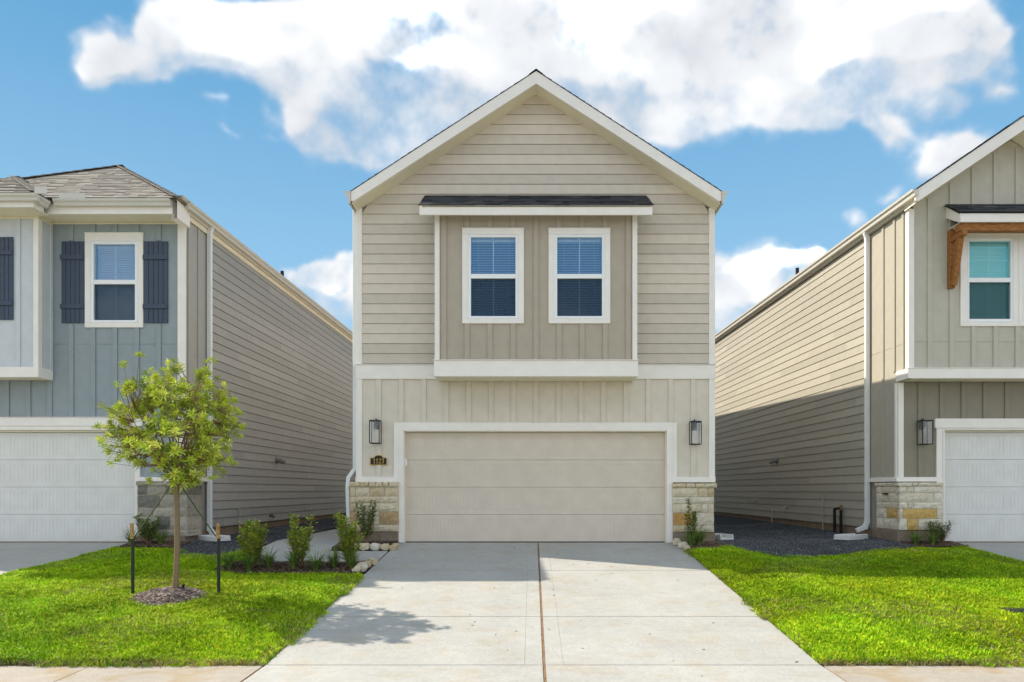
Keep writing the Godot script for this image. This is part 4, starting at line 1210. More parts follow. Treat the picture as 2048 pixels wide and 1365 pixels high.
	shingles("shingle_courses", aw, Vector3(a0 - 0.04, fy1 + 0.012, az + 0.03), Vector3.RIGHT, v.normalized(), 0, a1 - a0 + 0.04, 0, a1 - a0 + 0.04, v.length(), dark, 101)
	board("soffit_panel", M["cream soffit"], aw, a0 + 0.031, a1, fy0 + 0.01, fy0 + 0.025, z + 0.03, az - 0.031, 0.002)
	var ce: Material = M["cedar"]
	board("beam", ce, aw, a0 + 0.02, a1 - 0.05, fy0 - 0.135, fy0 + 0.005, az - 0.19, az - 0.055, 0.008)
	for s in [a0 + 0.02, a1 - 0.25]:
		var bk := node("bracket", aw)
		board("post", ce, bk, s, s + 0.10, Y(579, z), fy0 - 0.01, z + 0.001, z + 0.10, 0.008)
		b = MB.new()
		beam_between(b, Vector3(s + 0.05, Y(575, z), z + 0.13), Vector3(s + 0.05, fy0 - 0.14, az - 0.10), 0.095, 0.09, 0.008, Vector3.RIGHT)
		put(b.mesh(), "brace", ce, bk)
		b = MB.new()
		beam_between(b, Vector3(s + 0.05, fy0 - 0.19, z + 0.05), Vector3(s + 0.05, fy0 - 0.19, az + 0.03), 0.092, 0.10, 0.012)
		put(b.mesh(), "arm", ce, bk)
	# gable roof
	var rf := node("gable_roof", h)
	for s in [-1.0, 1.0]:
		b = MB.new()
		b.prism(PackedVector2Array([Vector2(ax, ay), Vector2(ax + s * wx, ay - slope * wx), Vector2(ax + s * wx, ay - slope * wx - 0.175), Vector2(ax + s * (wx - 0.05), ay - slope * wx - 0.185), Vector2(ax, ay - 0.235)]), oz - 0.035, oz)
		put(b.mesh(), "rake_board", t, rf)
		b = MB.new()
		b.prism(PackedVector2Array([Vector2(ax, ay - 0.20), Vector2(ax + s * (wx - 0.01), ay - 0.20 - slope * (wx - 0.01)), Vector2(ax + s * (wx - 0.01), ay - 0.225 - slope * (wx - 0.01)), Vector2(ax, ay - 0.225)]), z + 0.001, oz - 0.036)
		put(b.mesh(), "rake_soffit", M["cream soffit"], rf)
		var lean := -0.0386 if s < 0 else 0.0
		b = MB.new()
		var e0 := Vector3(ax + s * (wx + 0.03), ay - slope * (wx + 0.03) + 0.004, oz + 0.012)
		var e1 := Vector3(e0.x + lean * (oz - back), e0.y, back)
		var up := Vector3(0, 0.012, 0)
		b.hexa([e1, Vector3(ax, ay + 0.004, back), Vector3(ax, ay + 0.004, oz + 0.012), e0, e1 + up, Vector3(ax, ay + 0.016, back), Vector3(ax, ay + 0.016, oz + 0.012), e0 + up])
		put(b.mesh(), "roof_deck", M["rubber"], rf)
		var eu := (e0 - e1).normalized()
		var rp := Vector3(ax, ay + 0.016, oz)
		var foot: float = (rp - e1).dot(eu)
		var rv: Vector3 = rp - (e1 + eu * foot)
		shingles("shingle_courses", rf, e1 + up, eu, rv.normalized(), 0, e0.distance_to(e1) + 0.02, 0, e0.distance_to(e1) + 0.02, rv.length(), dark, 110 + int(s), 0.143, 0.008)
	b = MB.new()
	b.prism(PackedVector2Array([Vector2(XL + 0.05, 6.0), Vector2(ax + wx, 6.0), Vector2(ax + wx, ay - slope * wx - 0.04), Vector2(ax, ay - 0.04), Vector2(ax - wx + 0.05, ay - slope * (wx - 0.05) - 0.04)]), back + 0.1, z - 0.101)
	put(b.mesh(), "roof_timber", M["interior"], rf)
	b = MB.new()
	b.hexa([Vector3(ax + 0.3, 7.3, back), Vector3(XR + 0.2, 7.3, back), Vector3(XR + 0.2, 6.1, z + 0.3), Vector3(ax + wx - 0.1, 6.1, z + 0.3), Vector3(ax + 0.3, 7.36, back), Vector3(XR + 0.2, 7.36, back), Vector3(XR + 0.2, 6.16, z + 0.3), Vector3(ax + wx - 0.1, 6.16, z + 0.3)])
	put(b.mesh(), "lean_roof", M["rubber"], rf)
	pipe(h, "vent_pipe", M["black metal"], [Vector3(6.95, 6.4, -5.5), Vector3(6.95, 6.8, -5.5)], 0.045)
	rebase(h, Vector3(9.8, 0, -0.2))
	var la := lantern(Vector3(X(1848, 0.1), Y(890, 0.12), 0.019), 1.04)
	tag(la, "black lantern on dark taupe wall beside the white garage door casing", "wall lantern", "wall lanterns")

# ------------------------------------------------------------------ ground
var lump := FastNoiseLite.new()

func gh(z: float) -> float:
	if z <= 0.0: return 0.0
	if z <= KERB: return -SLOPE * z
	if z <= 8.25: return -SLOPE * KERB - 0.02 * (z - KERB)
	if z <= 9.8: return -SLOPE * KERB - 0.0306 - 0.08 * (z - 8.25)
	return -0.835

func edge_dist(x: float, z: float) -> float:
	var poly := LAWN_L if x < 0.0 else LAWN_R
	var p := Vector2(x, z)
	var d := 9.0
	for k in poly.size(): d = minf(d, Geometry2D.get_closest_point_to_segment(p, poly[k], poly[(k + 1) % poly.size()]).distance_squared_to(p))
	return sqrt(d)

func lawn_h(x: float, z: float) -> float:
	return gh(z) - 0.012 + 0.018 * lump.get_noise_2d(x * 30.0, z * 30.0) + 0.075 * smoothstep(0.0, 0.9, edge_dist(x, z))

func bed_h(x: float, z: float) -> float:
	return gh(z) + 0.035 + 0.02 * lump.get_noise_2d(x * 90.0, z * 90.0)

func gravel_h(x: float, z: float) -> float:
	var c := absf(absf(x) - 5.1) / 1.6
	return -0.035 + 0.07 * clampf(c, 0.0, 1.0) - SLOPE * maxf(z, 0.0) * 0.75 + 0.012 * lump.get_noise_2d(x * 60.0, z * 60.0) + clampf(-z * 0.012, 0.0, 0.1)

func flag(called: String, parent: Node, m: Material, x0: float, x1: float, z0: float, z1: float, lift := 0.0, thick := 0.12) -> MeshInstance3D:
	var b := MB.new()
	var p := []
	for y in [-thick, 0.0]:
		for q in [[x0, z0], [x1, z0], [x1, z1], [x0, z1]]: p.append(Vector3(q[0], gh(q[1]) + lift + y, q[1]))
	b.hexa(p)
	return put(b.mesh(), called, m, parent)

func patch(called: String, poly: PackedVector2Array, step: float, hf: Callable, m: Material) -> MeshInstance3D:
	var lo := Vector2(1e9, 1e9); var hi := Vector2(-1e9, -1e9)
	for p in poly:
		lo = lo.min(p); hi = hi.max(p)
	var b := MB.new()
	var nx := ceili((hi.x - lo.x) / step); var nz := ceili((hi.y - lo.y) / step)
	var hs := PackedFloat32Array()
	for j in nz + 1:
		for i in nx + 1: hs.append(hf.call(lo.x + i * step, lo.y + j * step))
	for j in nz:
		for i in nx:
			if not Geometry2D.is_point_in_polygon(lo + Vector2(i + 0.5, j + 0.5) * step, poly): continue
			var x := lo.x + i * step; var z := lo.y + j * step
			var k := j * (nx + 1) + i
			b.quad_out(Vector3(x, hs[k], z), Vector3(x + step, hs[k + 1], z), Vector3(x + step, hs[k + nx + 2], z + step), Vector3(x, hs[k + nx + 1], z + step), Vector3.UP)
	return put(b.mesh(), called, m)

func scatter(called: String, me: Mesh, m: Material, poly: PackedVector2Array, count: int, hf: Callable, cols: Array, s0: float, s1: float, tilt: float, sd: int, thin := 0.0, up_only := true, patchy := -1.0, vary := 0.2) -> MultiMeshInstance3D:
	var rng := RandomNumberGenerator.new()
	rng.seed = sd
	var lo := Vector2(1e9, 1e9); var hi := Vector2(-1e9, -1e9)
	for p in poly:
		lo = lo.min(p); hi = hi.max(p)
	var buf := PackedFloat32Array()
	var n := 0
	for k in count:
		var p := Vector2(rng.randf_range(lo.x, hi.x), rng.randf_range(lo.y, hi.y))
		if not Geometry2D.is_point_in_polygon(p, poly): continue
		var q := lump.get_noise_2d(p.x * 22.0 + 50.0, p.y * 22.0)
		if thin > 0.0 and rng.randf() < thin * smoothstep(0.25, 0.5, q): continue
		var bs := Basis(Vector3.UP, rng.randf() * TAU)
		bs = Basis(Vector3(rng.randf_range(-1, 1), 0, rng.randf_range(-1, 1)).normalized(), rng.randf() * tilt) * bs
		var s := rng.randf_range(s0, s1)
		if not up_only: bs = bs.scaled(Vector3(rng.randf_range(0.7, 1.3), rng.randf_range(0.6, 1.0), rng.randf_range(0.7, 1.3)))
		else: s *= 1.0 + 0.35 * lump.get_noise_2d(p.x * 70.0, p.y * 70.0 + 90.0)
		bs = bs.scaled(Vector3(s, s, s))
		var c: Color = cols[rng.randi() % cols.size()]
		if patchy > -1.0 and lump.get_noise_2d(p.x * 40.0 + 200.0, p.y * 40.0) < patchy: continue
		var f := rng.randf_range(1.0 - vary, 1.0 + vary) * (1.0 + 0.35 * q) * (1.0 + 0.3 * lump.get_noise_2d(p.x * 120.0, p.y * 120.0 - 70.0))
		var hue := 0.0 if not up_only else 0.18 * lump.get_noise_2d(p.x * 35.0 - 300.0, p.y * 35.0 + 40.0)
		var y: float = hf.call(p.x, p.y)
		buf.append_array(PackedFloat32Array([bs.x.x, bs.y.x, bs.z.x, p.x, bs.x.y, bs.y.y, bs.z.y, y, bs.x.z, bs.y.z, bs.z.z, p.y, c.r * f * (1.0 + hue), c.g * f, c.b * f, 1.0]))
		n += 1
	var mm := MultiMesh.new()
	mm.transform_format = MultiMesh.TRANSFORM_3D
	mm.use_colors = true
	mm.mesh = me
	mm.instance_count = n
	mm.buffer = buf
	var o := MultiMeshInstance3D.new()
	o.multimesh = mm
	o.material_override = m
	o.name = uname(self, called)
	add_child(o, true)
	o.set_meta("kind", "stuff")
	return o

func tuft(sd: int, blades: int, tall: float, wide: float, spread: float) -> ArrayMesh:
	var rng := RandomNumberGenerator.new()
	rng.seed = sd
	var b := MB.new()
	for k in blades:
		var a := rng.randf() * TAU
		var out := Vector3(cos(a), 0, sin(a))
		var side := Vector3(-sin(a), 0, cos(a))
		var r := Vector3(rng.randf_range(-1, 1), 0, rng.randf_range(-1, 1)) * spread
		var h := tall * rng.randf_range(0.6, 1.1)
		var lean := rng.randf_range(0.15, 0.9)
		var m1 := r + out * h * lean * 0.4 + Vector3(0, h * 0.65, 0)
		var t1 := r + out * h * lean * 1.15 + Vector3(0, h * rng.randf_range(0.75, 1.05), 0)
		var w := wide * rng.randf_range(0.7, 1.2)
		b.tint = Color.WHITE * rng.randf_range(0.8, 1.15)
		b.quad(r - side * w * 0.4, r + side * w * 0.4, m1 + side * w * 0.5, m1 - side * w * 0.5)
		b.tri(m1 - side * w * 0.5, m1 + side * w * 0.5, t1)
	return b.mesh()

func pebble(sd: int) -> ArrayMesh:
	var rng := RandomNumberGenerator.new()
	rng.seed = sd
	var p := []
	for d in [Vector3.RIGHT, Vector3.BACK, Vector3.LEFT, Vector3.FORWARD, Vector3.UP, Vector3.DOWN]:
		p.append(d * rng.randf_range(0.7, 1.2) + Vector3(rng.randf_range(-1, 1), rng.randf_range(-1, 1), rng.randf_range(-1, 1)) * 0.25)
	var b := MB.new()
	for k in 4:
		for e in [4, 5]: b.tri_out(p[k], p[(k + 1) % 4], p[e], p[k] + p[(k + 1) % 4] + p[e])
	return b.mesh()

func chip() -> ArrayMesh:
	var b := MB.new()
	b.cbox(Vector3.ZERO, Vector3(1.0, 0.16, 0.28), 0.05)
	return b.mesh()

var LAWN_L := PackedVector2Array([Vector2(-7.42, 0.5), Vector2(-7.5, 1.5), Vector2(-7.72, 2.9), Vector2(-7.8, 6.68), Vector2(-2.50, 6.68), Vector2(-2.50, 2.86), Vector2(-3.4, 2.86), Vector2(-4.3, 2.82), Vector2(-4.74, 2.5), Vector2(-4.70, 1.95), Vector2(-4.52, 1.62), Vector2(-4.72, 1.15), Vector2(-4.92, 0.85), Vector2(-5.3, 1.38), Vector2(-5.85, 1.1), Vector2(-6.2, 0.8), Vector2(-6.5, 0.75), Vector2(-7.0, 0.72)])
var LAWN_R := PackedVector2Array([Vector2(2.71, 0.85), Vector2(3.3, 0.75), Vector2(3.52, 0.45), Vector2(3.8, 0.95), Vector2(4.17, 1.42), Vector2(4.64, 1.58), Vector2(5.2, 1.36), Vector2(5.7, 1.0), Vector2(6.2, 0.72), Vector2(6.8, 0.5), Vector2(7.0, 0.62), Vector2(7.75, 0.5), Vector2(7.8, 2.0), Vector2(7.82, 6.68), Vector2(2.71, 6.68)])

func make_ground() -> void:
	lump.seed = 4; lump.frequency = 0.01; lump.fractal_octaves = 3
	var b := MB.new()
	var zs := [-180.0, -30.0, 0.0, KERB, 8.25, 9.8, 17.5, 19.0, 180.0]
	for k in zs.size() - 1:
		b.quad_out(Vector3(-180, gh(zs[k]) - 0.16, zs[k]), Vector3(180, gh(zs[k]) - 0.16, zs[k]), Vector3(180, gh(zs[k + 1]) - 0.16, zs[k + 1]), Vector3(-180, gh(zs[k + 1]) - 0.16, zs[k + 1]), Vector3.UP)
	kind(put(b.mesh(), "ground", M["ground"]), "structure")
	var cm: Material = M["driveway concrete"]
	# driveways: slabs with open joints
	for d in [["driveway", -2.48, 0.102, 0.124, 2.69], ["neighbour_driveway", -12.4, -10.0, -9.965, -7.36], ["neighbour_driveway", 7.80, 10.3, 10.335, 12.9]]:
		var dr := kind(node(d[0]), "structure") as Node3D
		var cuts := [-0.12, 2.48, 5.05, KERB]
		for k in 3:
			var z0: float = cuts[k] + (0.008 if k else 0.0); var z1: float = cuts[k + 1] - 0.008
			if k == 0:
				flag("slab", dr, cm, d[1], d[4], -0.12, 0.0, 0.0)
				z0 = 0.0
			flag("slab", dr, cm, d[1], d[2] - 0.172, z0, z1)
			flag("slab_margin", dr, cm, d[2] - 0.170, d[2] - 0.003, z0, z1, -0.001)
			flag("slab_margin", dr, cm, d[3] + 0.003, d[3] + 0.170, z0, z1, -0.001)
			flag("slab", dr, cm, d[3] + 0.172, d[4], z0, z1)
		flag("joint_strip", dr, M["joint timber"], d[2], d[3], 0.05, KERB, -0.007)
		for k in [1, 2]: flag("joint_bed", dr, M["joint gap"], d[1] + 0.01, d[4] - 0.01, cuts[k] - 0.007, cuts[k] + 0.007, -0.022, 0.05)
		flag("slab", dr, cm, d[1], d[2] - 0.003, KERB + 0.006, 8.25)
		flag("slab", dr, cm, d[3] + 0.003, d[4], KERB + 0.006, 8.25)
		flag("joint_strip", dr, M["joint timber"], d[2], d[3], KERB, 8.25, -0.007)
		flag("joint_bed", dr, M["joint gap"], d[1], d[4], KERB - 0.005, KERB + 0.006, -0.016, 0.05)
		b = MB.new()
		b.hexa([Vector3(d[1], gh(8.26) - 0.1, 8.26), Vector3(d[4], gh(8.26) - 0.1, 8.26), Vector3(d[4] + 1.0, gh(9.8) - 0.1, 9.8), Vector3(d[1] - 1.0, gh(9.8) - 0.1, 9.8), Vector3(d[1], gh(8.26), 8.26), Vector3(d[4], gh(8.26), 8.26), Vector3(d[4] + 1.0, gh(9.8), 9.8), Vector3(d[1] - 1.0, gh(9.8), 9.8)])
		put(b.mesh(), "apron", cm, dr)
	var pv := kind(node("pavement"), "structure") as Node3D
	for r in [[-7.36, -2.48], [2.69, 7.80], [-24.0, -12.4], [12.9, 24.0]]:
		var n := maxi(2, roundi((r[1] - r[0]) / 1.6))
		for k in n:
			var a: float = lerpf(r[0], r[1], float(k) / n) + (0.03 if k == 0 else 0.005); var c: float = lerpf(r[0], r[1], (k + 1.0) / n) - (0.03 if k == n - 1 else 0.005)
			flag("paving_slab", pv, M["pavement concrete"], a, c, KERB + 0.01, 8.25, -0.004)
		for e in [r[0], r[1]]: flag("joint_strip", pv, M["joint timber"], e - 0.022, e + 0.022, KERB + 0.01, 8.25, -0.010)
	for r in [[-24.0, -13.6], [-6.2, -3.7], [3.9, 6.6], [14.1, 24.0]]: flag("verge", pv, M["lawn soil"], r[0], r[1], 8.28, 9.6, 0.01)
	var stt := kind(node("street"), "structure") as Node3D
	flag("road_slab", stt, M["street concrete"], -60, 60, 9.82, 17.5, 0.0)
	for r in [[-60.0, -13.5], [-6.3, -3.6], [3.8, 6.7], [14.0, 60.0]]: board("kerb", M["street concrete"], stt, r[0], r[1], -0.95, -0.70, 9.62, 9.80, 0.02)
	board("kerb", M["street concrete"], stt, -60, 60, -0.95, -0.70, 17.52, 17.7, 0.02)
	flag("added_far_pavement", stt, M["street concrete"], -60, 60, 17.75, 19.6, 0.12)  # unseen strip added to bounce sunlight back onto the shaded house fronts
	# garden path
	var pa := kind(node("garden_path"), "structure") as Node3D
	var sec := [[Vector2(-2.51, 1.95), Vector2(-2.51, 0.85)], [Vector2(-3.45, 1.95), Vector2(-3.45, 0.85)], [Vector2(-4.15, 1.72), Vector2(-3.52, 0.84)], [Vector2(-4.6, 1.2), Vector2(-3.56, 0.55)], [Vector2(-4.85, 0.45), Vector2(-3.58, 0.15)], [Vector2(-4.95, -0.6), Vector2(-3.60, -0.6)]]
	for k in 11: sec.append([Vector2(-4.95, -1.8 - 1.2 * k), Vector2(-3.60, -1.8 - 1.2 * k)])
	for k in sec.size() - 1:
		var q := [sec[k + 1][0], sec[k + 1][1], sec[k][1], sec[k][0]]
		if k in [1, 3, 5, 7, 9, 11]:
			q[2] = q[2].lerp(q[1], 0.01); q[3] = q[3].lerp(q[0], 0.008)
		var p := []
		for y in [-0.1, 0.0]:
			for e in q: p.append(Vector3(e.x, gh(maxf(e.y, 0.0)) * 0.98 + y, e.y))
		b = MB.new()
		b.hexa(p)
		put(b.mesh(), "path_slab", cm, pa)
	# lawns
	var tm := [tuft(1, 8, 0.052, 0.0062, 0.024), tuft(2, 8, 0.060, 0.0055, 0.026)]
	var cols := [Color(0.32, 0.49, 0.008), Color(0.41, 0.57, 0.009), Color(0.18, 0.36, 0.007), Color(0.53, 0.59, 0.022), Color(0.31, 0.51, 0.008)]
	var dry := [Color(0.36, 0.31, 0.13), Color(0.30, 0.25, 0.10), Color(0.24, 0.18, 0.08)]
	for s in [0, 1]:
		var poly: PackedVector2Array = [LAWN_L, LAWN_R][s]
		var ground := patch("lawn", poly, 0.1, lawn_h, M["lawn soil"])
		kind(ground, "structure")
		var area := 33.0
		for k in 2:
			var o := scatter("grass", tm[k], M["grass"], poly, int(area * 1750), lawn_h, cols, 0.75, 1.25, 0.35, 20 + s * 5 + k, 0.6, true, -1.0, 0.42)
			o.set_meta("label", "bright green turf grass %s the driveway" % ["left of", "right of"][s])
		scatter("dry_grass", tm[0], M["grass"], poly, int(area * 110), lawn_h, dry, 0.7, 1.1, 0.8, 40 + s)
		scatter("dry_grass", tm[1], M["grass"], poly, int(area * 900), lawn_h, dry, 0.7, 1.15, 0.8, 44 + s, 0.0, true, 0.22, 0.3)
		# ragged brown edge along the concrete
		var e0: float = [-2.62, 2.70][s]
		var strip := PackedVector2Array([Vector2(e0, 0.9 if s else 2.9), Vector2(e0 + 0.13, 0.9 if s else 2.9), Vector2(e0 + 0.13, 6.70), Vector2(e0, 6.70)])
		scatter("dry_grass", tm[1], M["grass"], strip, 420, func(x: float, z: float) -> float: return gh(z) - 0.005, dry, 0.5, 0.9, 1.0, 50 + s)
		var st2 := PackedVector2Array([Vector2(poly[3 if s == 0 else 14].x, 6.60), Vector2([-2.5, 7.8][s], 6.60), Vector2([-2.5, 7.8][s], 6.74), Vector2(poly[3 if s == 0 else 14].x, 6.74)])
		scatter("dry_grass", tm[1], M["grass"], st2, 1100, func(x: float, z: float) -> float: return gh(z) - 0.005, dry, 0.5, 0.95, 1.0, 54 + s)
		# blades hanging over the concrete
		var o0: float = [-2.54, 2.63][s]
		var over := PackedVector2Array([Vector2(o0, 0.95 if s else 2.95), Vector2(o0 + 0.12, 0.95 if s else 2.95), Vector2(o0 + 0.12, 6.72), Vector2(o0, 6.72)])
		scatter("grass", tm[1], M["grass"], over, 620, func(x: float, z: float) -> float: return gh(z) - 0.004, cols + dry, 0.5, 1.05, 0.9, 56 + s, 0.0, true, -0.05, 0.4)
		var st3 := PackedVector2Array([Vector2([-7.8, 2.7][s], 6.64), Vector2([-2.5, 7.8][s], 6.64), Vector2([-2.5, 7.8][s], 6.79), Vector2([-7.8, 2.7][s], 6.79)])
		scatter("grass", tm[1], M["grass"], st3, 900, func(x: float, z: float) -> float: return gh(z) - 0.006, cols + dry, 0.5, 1.0, 0.9, 58 + s, 0.0, true, -0.05, 0.4)
	var litter := PackedVector2Array([Vector2(-2.4, 0.3), Vector2(2.6, 0.3), Vector2(2.6, 8.0), Vector2(-2.4, 8.0)])
	var lt := scatter("leaf_litter", chip(), M["bark chips"], litter, 80, func(x: float, z: float) -> float: return gh(z) + 0.004, [Color(0.10, 0.08, 0.05), Color(0.2, 0.15, 0.09), Color(0.05, 0.05, 0.045)], 0.010, 0.038, 0.15, 64, 0.0, false)
	lt.set_meta("label", "scattered dry leaf bits and grit on the driveway")
	# gravel between the houses
	var gl := PackedVector2Array([Vector2(-6.4, -14), Vector2(-4.97, -14), Vector2(-4.97, 0.4), Vector2(-4.85, 1.1), Vector2(-5.3, 1.6), Vector2(-5.9, 1.35), Vector2(-6.35, 1.0), Vector2(-6.3, 0.14)])
	var gr := PackedVector2Array([Vector2(3.42, -14), Vector2(6.8, -14), Vector2(6.74, 0.1), Vector2(6.74, 0.7), Vector2(5.8, 1.2), Vector2(5.2, 1.6), Vector2(4.64, 1.8), Vector2(4.1, 1.65), Vector2(3.7, 1.1), Vector2(3.42, 0.5)])
	var pc := [Color(0.058, 0.060, 0.066), Color(0.040, 0.042, 0.047), Color(0.085, 0.088, 0.094), Color(0.12, 0.12, 0.122), Color(0.068, 0.070, 0.078)]
	for s in [0, 1]:
		var poly: PackedVector2Array = [gl, gr][s]
		kind(patch("gravel_bed", poly, 0.12, gravel_h, M["gravel bed"]), "structure")
		var near := poly.duplicate()
		for k in near.size():
			if near[k].y < -5.0: near[k].y = -6.0
		for k in 2:
			var o := scatter("gravel", pebble(60 + k), M["pebble"], near, [16000, 34000][s], gravel_h, pc, 0.008, 0.019, 3.0, 70 + s * 3 + k, 0.0, false)
			o.set_meta("label", "dark blue grey gravel %s the greige house" % ["left of", "right of"][s])
		scatter("gravel", pebble(63), M["pebble"], near, 500, gravel_h, [Color(0.5, 0.49, 0.47), Color(0.38, 0.37, 0.35)], 0.008, 0.014, 3.0, 78 + s, 0.0, false)
	# planting beds
	var beds := [PackedVector2Array([Vector2(-4.74, 1.97), Vector2(-2.66, 1.97), Vector2(-2.54, 2.2), Vector2(-2.56, 2.9), Vector2(-4.3, 2.88), Vector2(-4.80, 2.55)]),
		PackedVector2Array([Vector2(-3.52, 0.02), Vector2(-2.50, 0.02), Vector2(-2.50, 0.76), Vector2(-3.52, 0.76)]),
		PackedVector2Array([Vector2(2.70, 0.08), Vector2(3.5, 0.08), Vector2(3.55, 0.55), Vector2(3.3, 0.9), Vector2(2.70, 0.95)]),
		PackedVector2Array([Vector2(-7.34, 0.08), Vector2(-6.3, 0.08), Vector2(-6.25, 0.66), Vector2(-7.34, 0.72)]),
		PackedVector2Array([Vector2(6.75, 0.08), Vector2(7.76, 0.08), Vector2(7.78, 0.6), Vector2(7.0, 0.62), Vector2(6.75, 0.3)])]
	var mc := [Color(0.09, 0.055, 0.035), Color(0.14, 0.09, 0.06), Color(0.065, 0.042, 0.03), Color(0.20, 0.145, 0.10)]
	for p in beds:
		kind(patch("planting_bed", p, 0.07, bed_h, M["soil"]), "structure")
		scatter("mulch", chip(), M["bark chips"], p, 2300, func(x: float, z: float) -> float: return bed_h(x, z) + 0.008, mc, 0.025, 0.06, 0.7, 90 + int(p[0].x * 3.0), 0.0, false)

# ------------------------------------------------------------------ plants
func ground_tree() -> void:
	var rng := RandomNumberGenerator.new()
	rng.seed = 77
	var tx := -4.46; var tz := D - 9.07
	var gy := lawn_h(tx, tz) + 0.05
	# mound of bark mulch
	var mx := tx - 0.05; var mz := tz + 0.10
	var mh := func(x: float, z: float) -> float:
		var r := Vector2((x - mx) / 0.54, (z - mz) / 0.52).length()
		return lawn_h(x, z) + 0.11 * (1.0 - smoothstep(0.25, 1.05, r)) + 0.012 * lump.get_noise_2d(x * 200.0, z * 200.0)
	var ring := PackedVector2Array()
	for k in 24: ring.append(Vector2(mx + 0.56 * cos(TAU * k / 24), mz + 0.54 * sin(TAU * k / 24)))
	kind(patch("mulch_mound", ring, 0.05, mh, M["soil"]), "structure")
	var mc := [Color(0.20, 0.15, 0.125), Color(0.28, 0.22, 0.19), Color(0.13, 0.095, 0.08), Color(0.36, 0.30, 0.265), Color(0.17, 0.12, 0.10)]
	var mu := scatter("mulch", chip(), M["bark chips"], ring, 5200, func(x: float, z: float) -> float: return mh.call(x, z) + 0.012, mc, 0.028, 0.075, 0.8, 99, 0.0, false)
	mu.set_meta("label", "grey brown bark mulch heaped round the young tree")
	gy = mh.call(tx, tz) - 0.01
	var t := node("young_tree", self, Vector3(tx, gy, tz))
	tag(t, "young staked tree with yellow green leaves standing in a mulch ring", "tree")
	var S := 160.0
	var H := 1.48
	var b := MB.new()
	var tp := []; var tr := []
	for k in 9:
		var f := k / 8.0
		tp.append(Vector3(0.012 * sin(f * 5.0) + 0.02 * f, f * H, 0.01 * cos(f * 4.0)))
		tr.append(lerpf(0.035, 0.031, f) * (1.25 if k == 0 else 1.0))
	b.tube(tp, tr, 12)
	put(b.mesh(), "trunk", M["bark"], t)
	# main limbs
	var fork: Vector3 = tp[8]
	var limbs := []
	var pts := []
	b = MB.new()
	for k in 19:
		var a := TAU * k / 19.0 * 2.4 + rng.randf_range(-0.3, 0.3)
		var steep := rng.randf_range(0.18, 1.0)
		var le := rng.randf_range(0.75, 1.15)
		var dir := Vector3(cos(a) * steep, 1.05, sin(a) * steep * 0.95).normalized()
		var p := fork - Vector3(0, rng.randf_range(0.0, 0.22), 0)
		var lp := [p]; var lr := [0.017]
		for j in 6:
			dir = (dir + Vector3(rng.randf_range(-0.16, 0.16), rng.randf_range(-0.02, 0.12), rng.randf_range(-0.16, 0.16))).normalized()
			p += dir * le / 6.0
			lp.append(p); lr.append(lerpf(0.015, 0.004, (j + 1) / 6.0))
			pts.append(p)
		b.tube(lp, lr, 6, false)
	put(b.mesh(), "limbs", M["bark"], t)
	# twigs end in whorls of narrow leaves
	var tw := MB.new()
	var lf := MB.new()
	var nz := FastNoiseLite.new()
	nz.seed = 12; nz.frequency = 2.6; nz.fractal_octaves = 2
	var cy := (981.0 - 862.0) / S + EYE - gy
	var made := 0
	var tries := 0
	var knots := []
	while knots.size() < 72 and tries < 30000:
		tries += 1
		var d := Vector3(rng.randf_range(-1, 1), rng.randf_range(-1, 1), rng.randf_range(-1, 1))
		var r := d.length()
		if r > 1.0 or r < 0.42: continue
		var c := Vector3(d.x * 0.75, cy + d.y * 0.80, d.z * 0.72)
		if d.y < -0.35:
			c.x *= 0.76; c.z *= 0.76
			if rng.randf() < 0.55: continue
		var ok := true
		for q in knots:
			if q[0].distance_to(c) < 0.18: ok = false
		if ok: knots.append([c, d, rng.randi_range(8, 16), rng.randf_range(0.065, 0.11)])
	var spots := []
	for q in knots:
		for k in q[2]: spots.append([q[0] + Vector3(rng.randfn(), rng.randfn() * 0.9, rng.randfn()) * q[3] * 0.7, q[1]])
	for sp in spots:
		var c: Vector3 = sp[0]
		var d: Vector3 = sp[1]
		var best := 1e9
		var near: Vector3 = pts[0]
		for q in pts:
			var e: float = q.distance_to(c) + (0.5 if q.y > c.y + 0.05 else 0.0)
			if e < best:
				best = e; near = q
		if best > 0.75: continue
		made += 1
		var mid := near.lerp(c, 0.55) + Vector3(0, -0.03, 0)
		tw.tube([near, mid, c], [0.0045, 0.0032, 0.0022], 3, false)
		var ax := (c - mid).normalized()
		ax = (ax + Vector3(0, 0.5, 0) + Vector3(d.x, 0.0, d.z) * 0.3).normalized()
		var young := rng.randf() < 0.72
		var n := rng.randi_range(14, 22)
		var u := ax.cross(Vector3(0.3, 0.2, 0.9)).normalized()
		var w := ax.cross(u)
		var base: Color = [Color(0.55, 0.62, 0.07), Color(0.66, 0.69, 0.12), Color(0.45, 0.56, 0.06)][rng.randi() % 3] if young else [Color(0.20, 0.28, 0.04), Color(0.28, 0.36, 0.05), Color(0.33, 0.36, 0.08)][rng.randi() % 3]
		for j in n:
			var a := j * 2.4 + rng.randf_range(-0.3, 0.3)
			var lift := lerpf(0.05, 1.4, pow(float(j) / n, 1.2)) + rng.randf_range(-0.15, 0.15)
			var out := (u * cos(a) + w * sin(a))
			var dir := (out * cos(lift) + ax * sin(lift)).normalized()
			var side := dir.cross(ax).normalized()
			var le := rng.randf_range(0.055, 0.10) * (1.0 if j < n * 0.7 else 0.7)
			lf.leaf(c - ax * (0.045 * (1.0 - float(j) / n)), dir, side, le, le * 0.24, base * rng.randf_range(0.8, 1.25), 0.12)
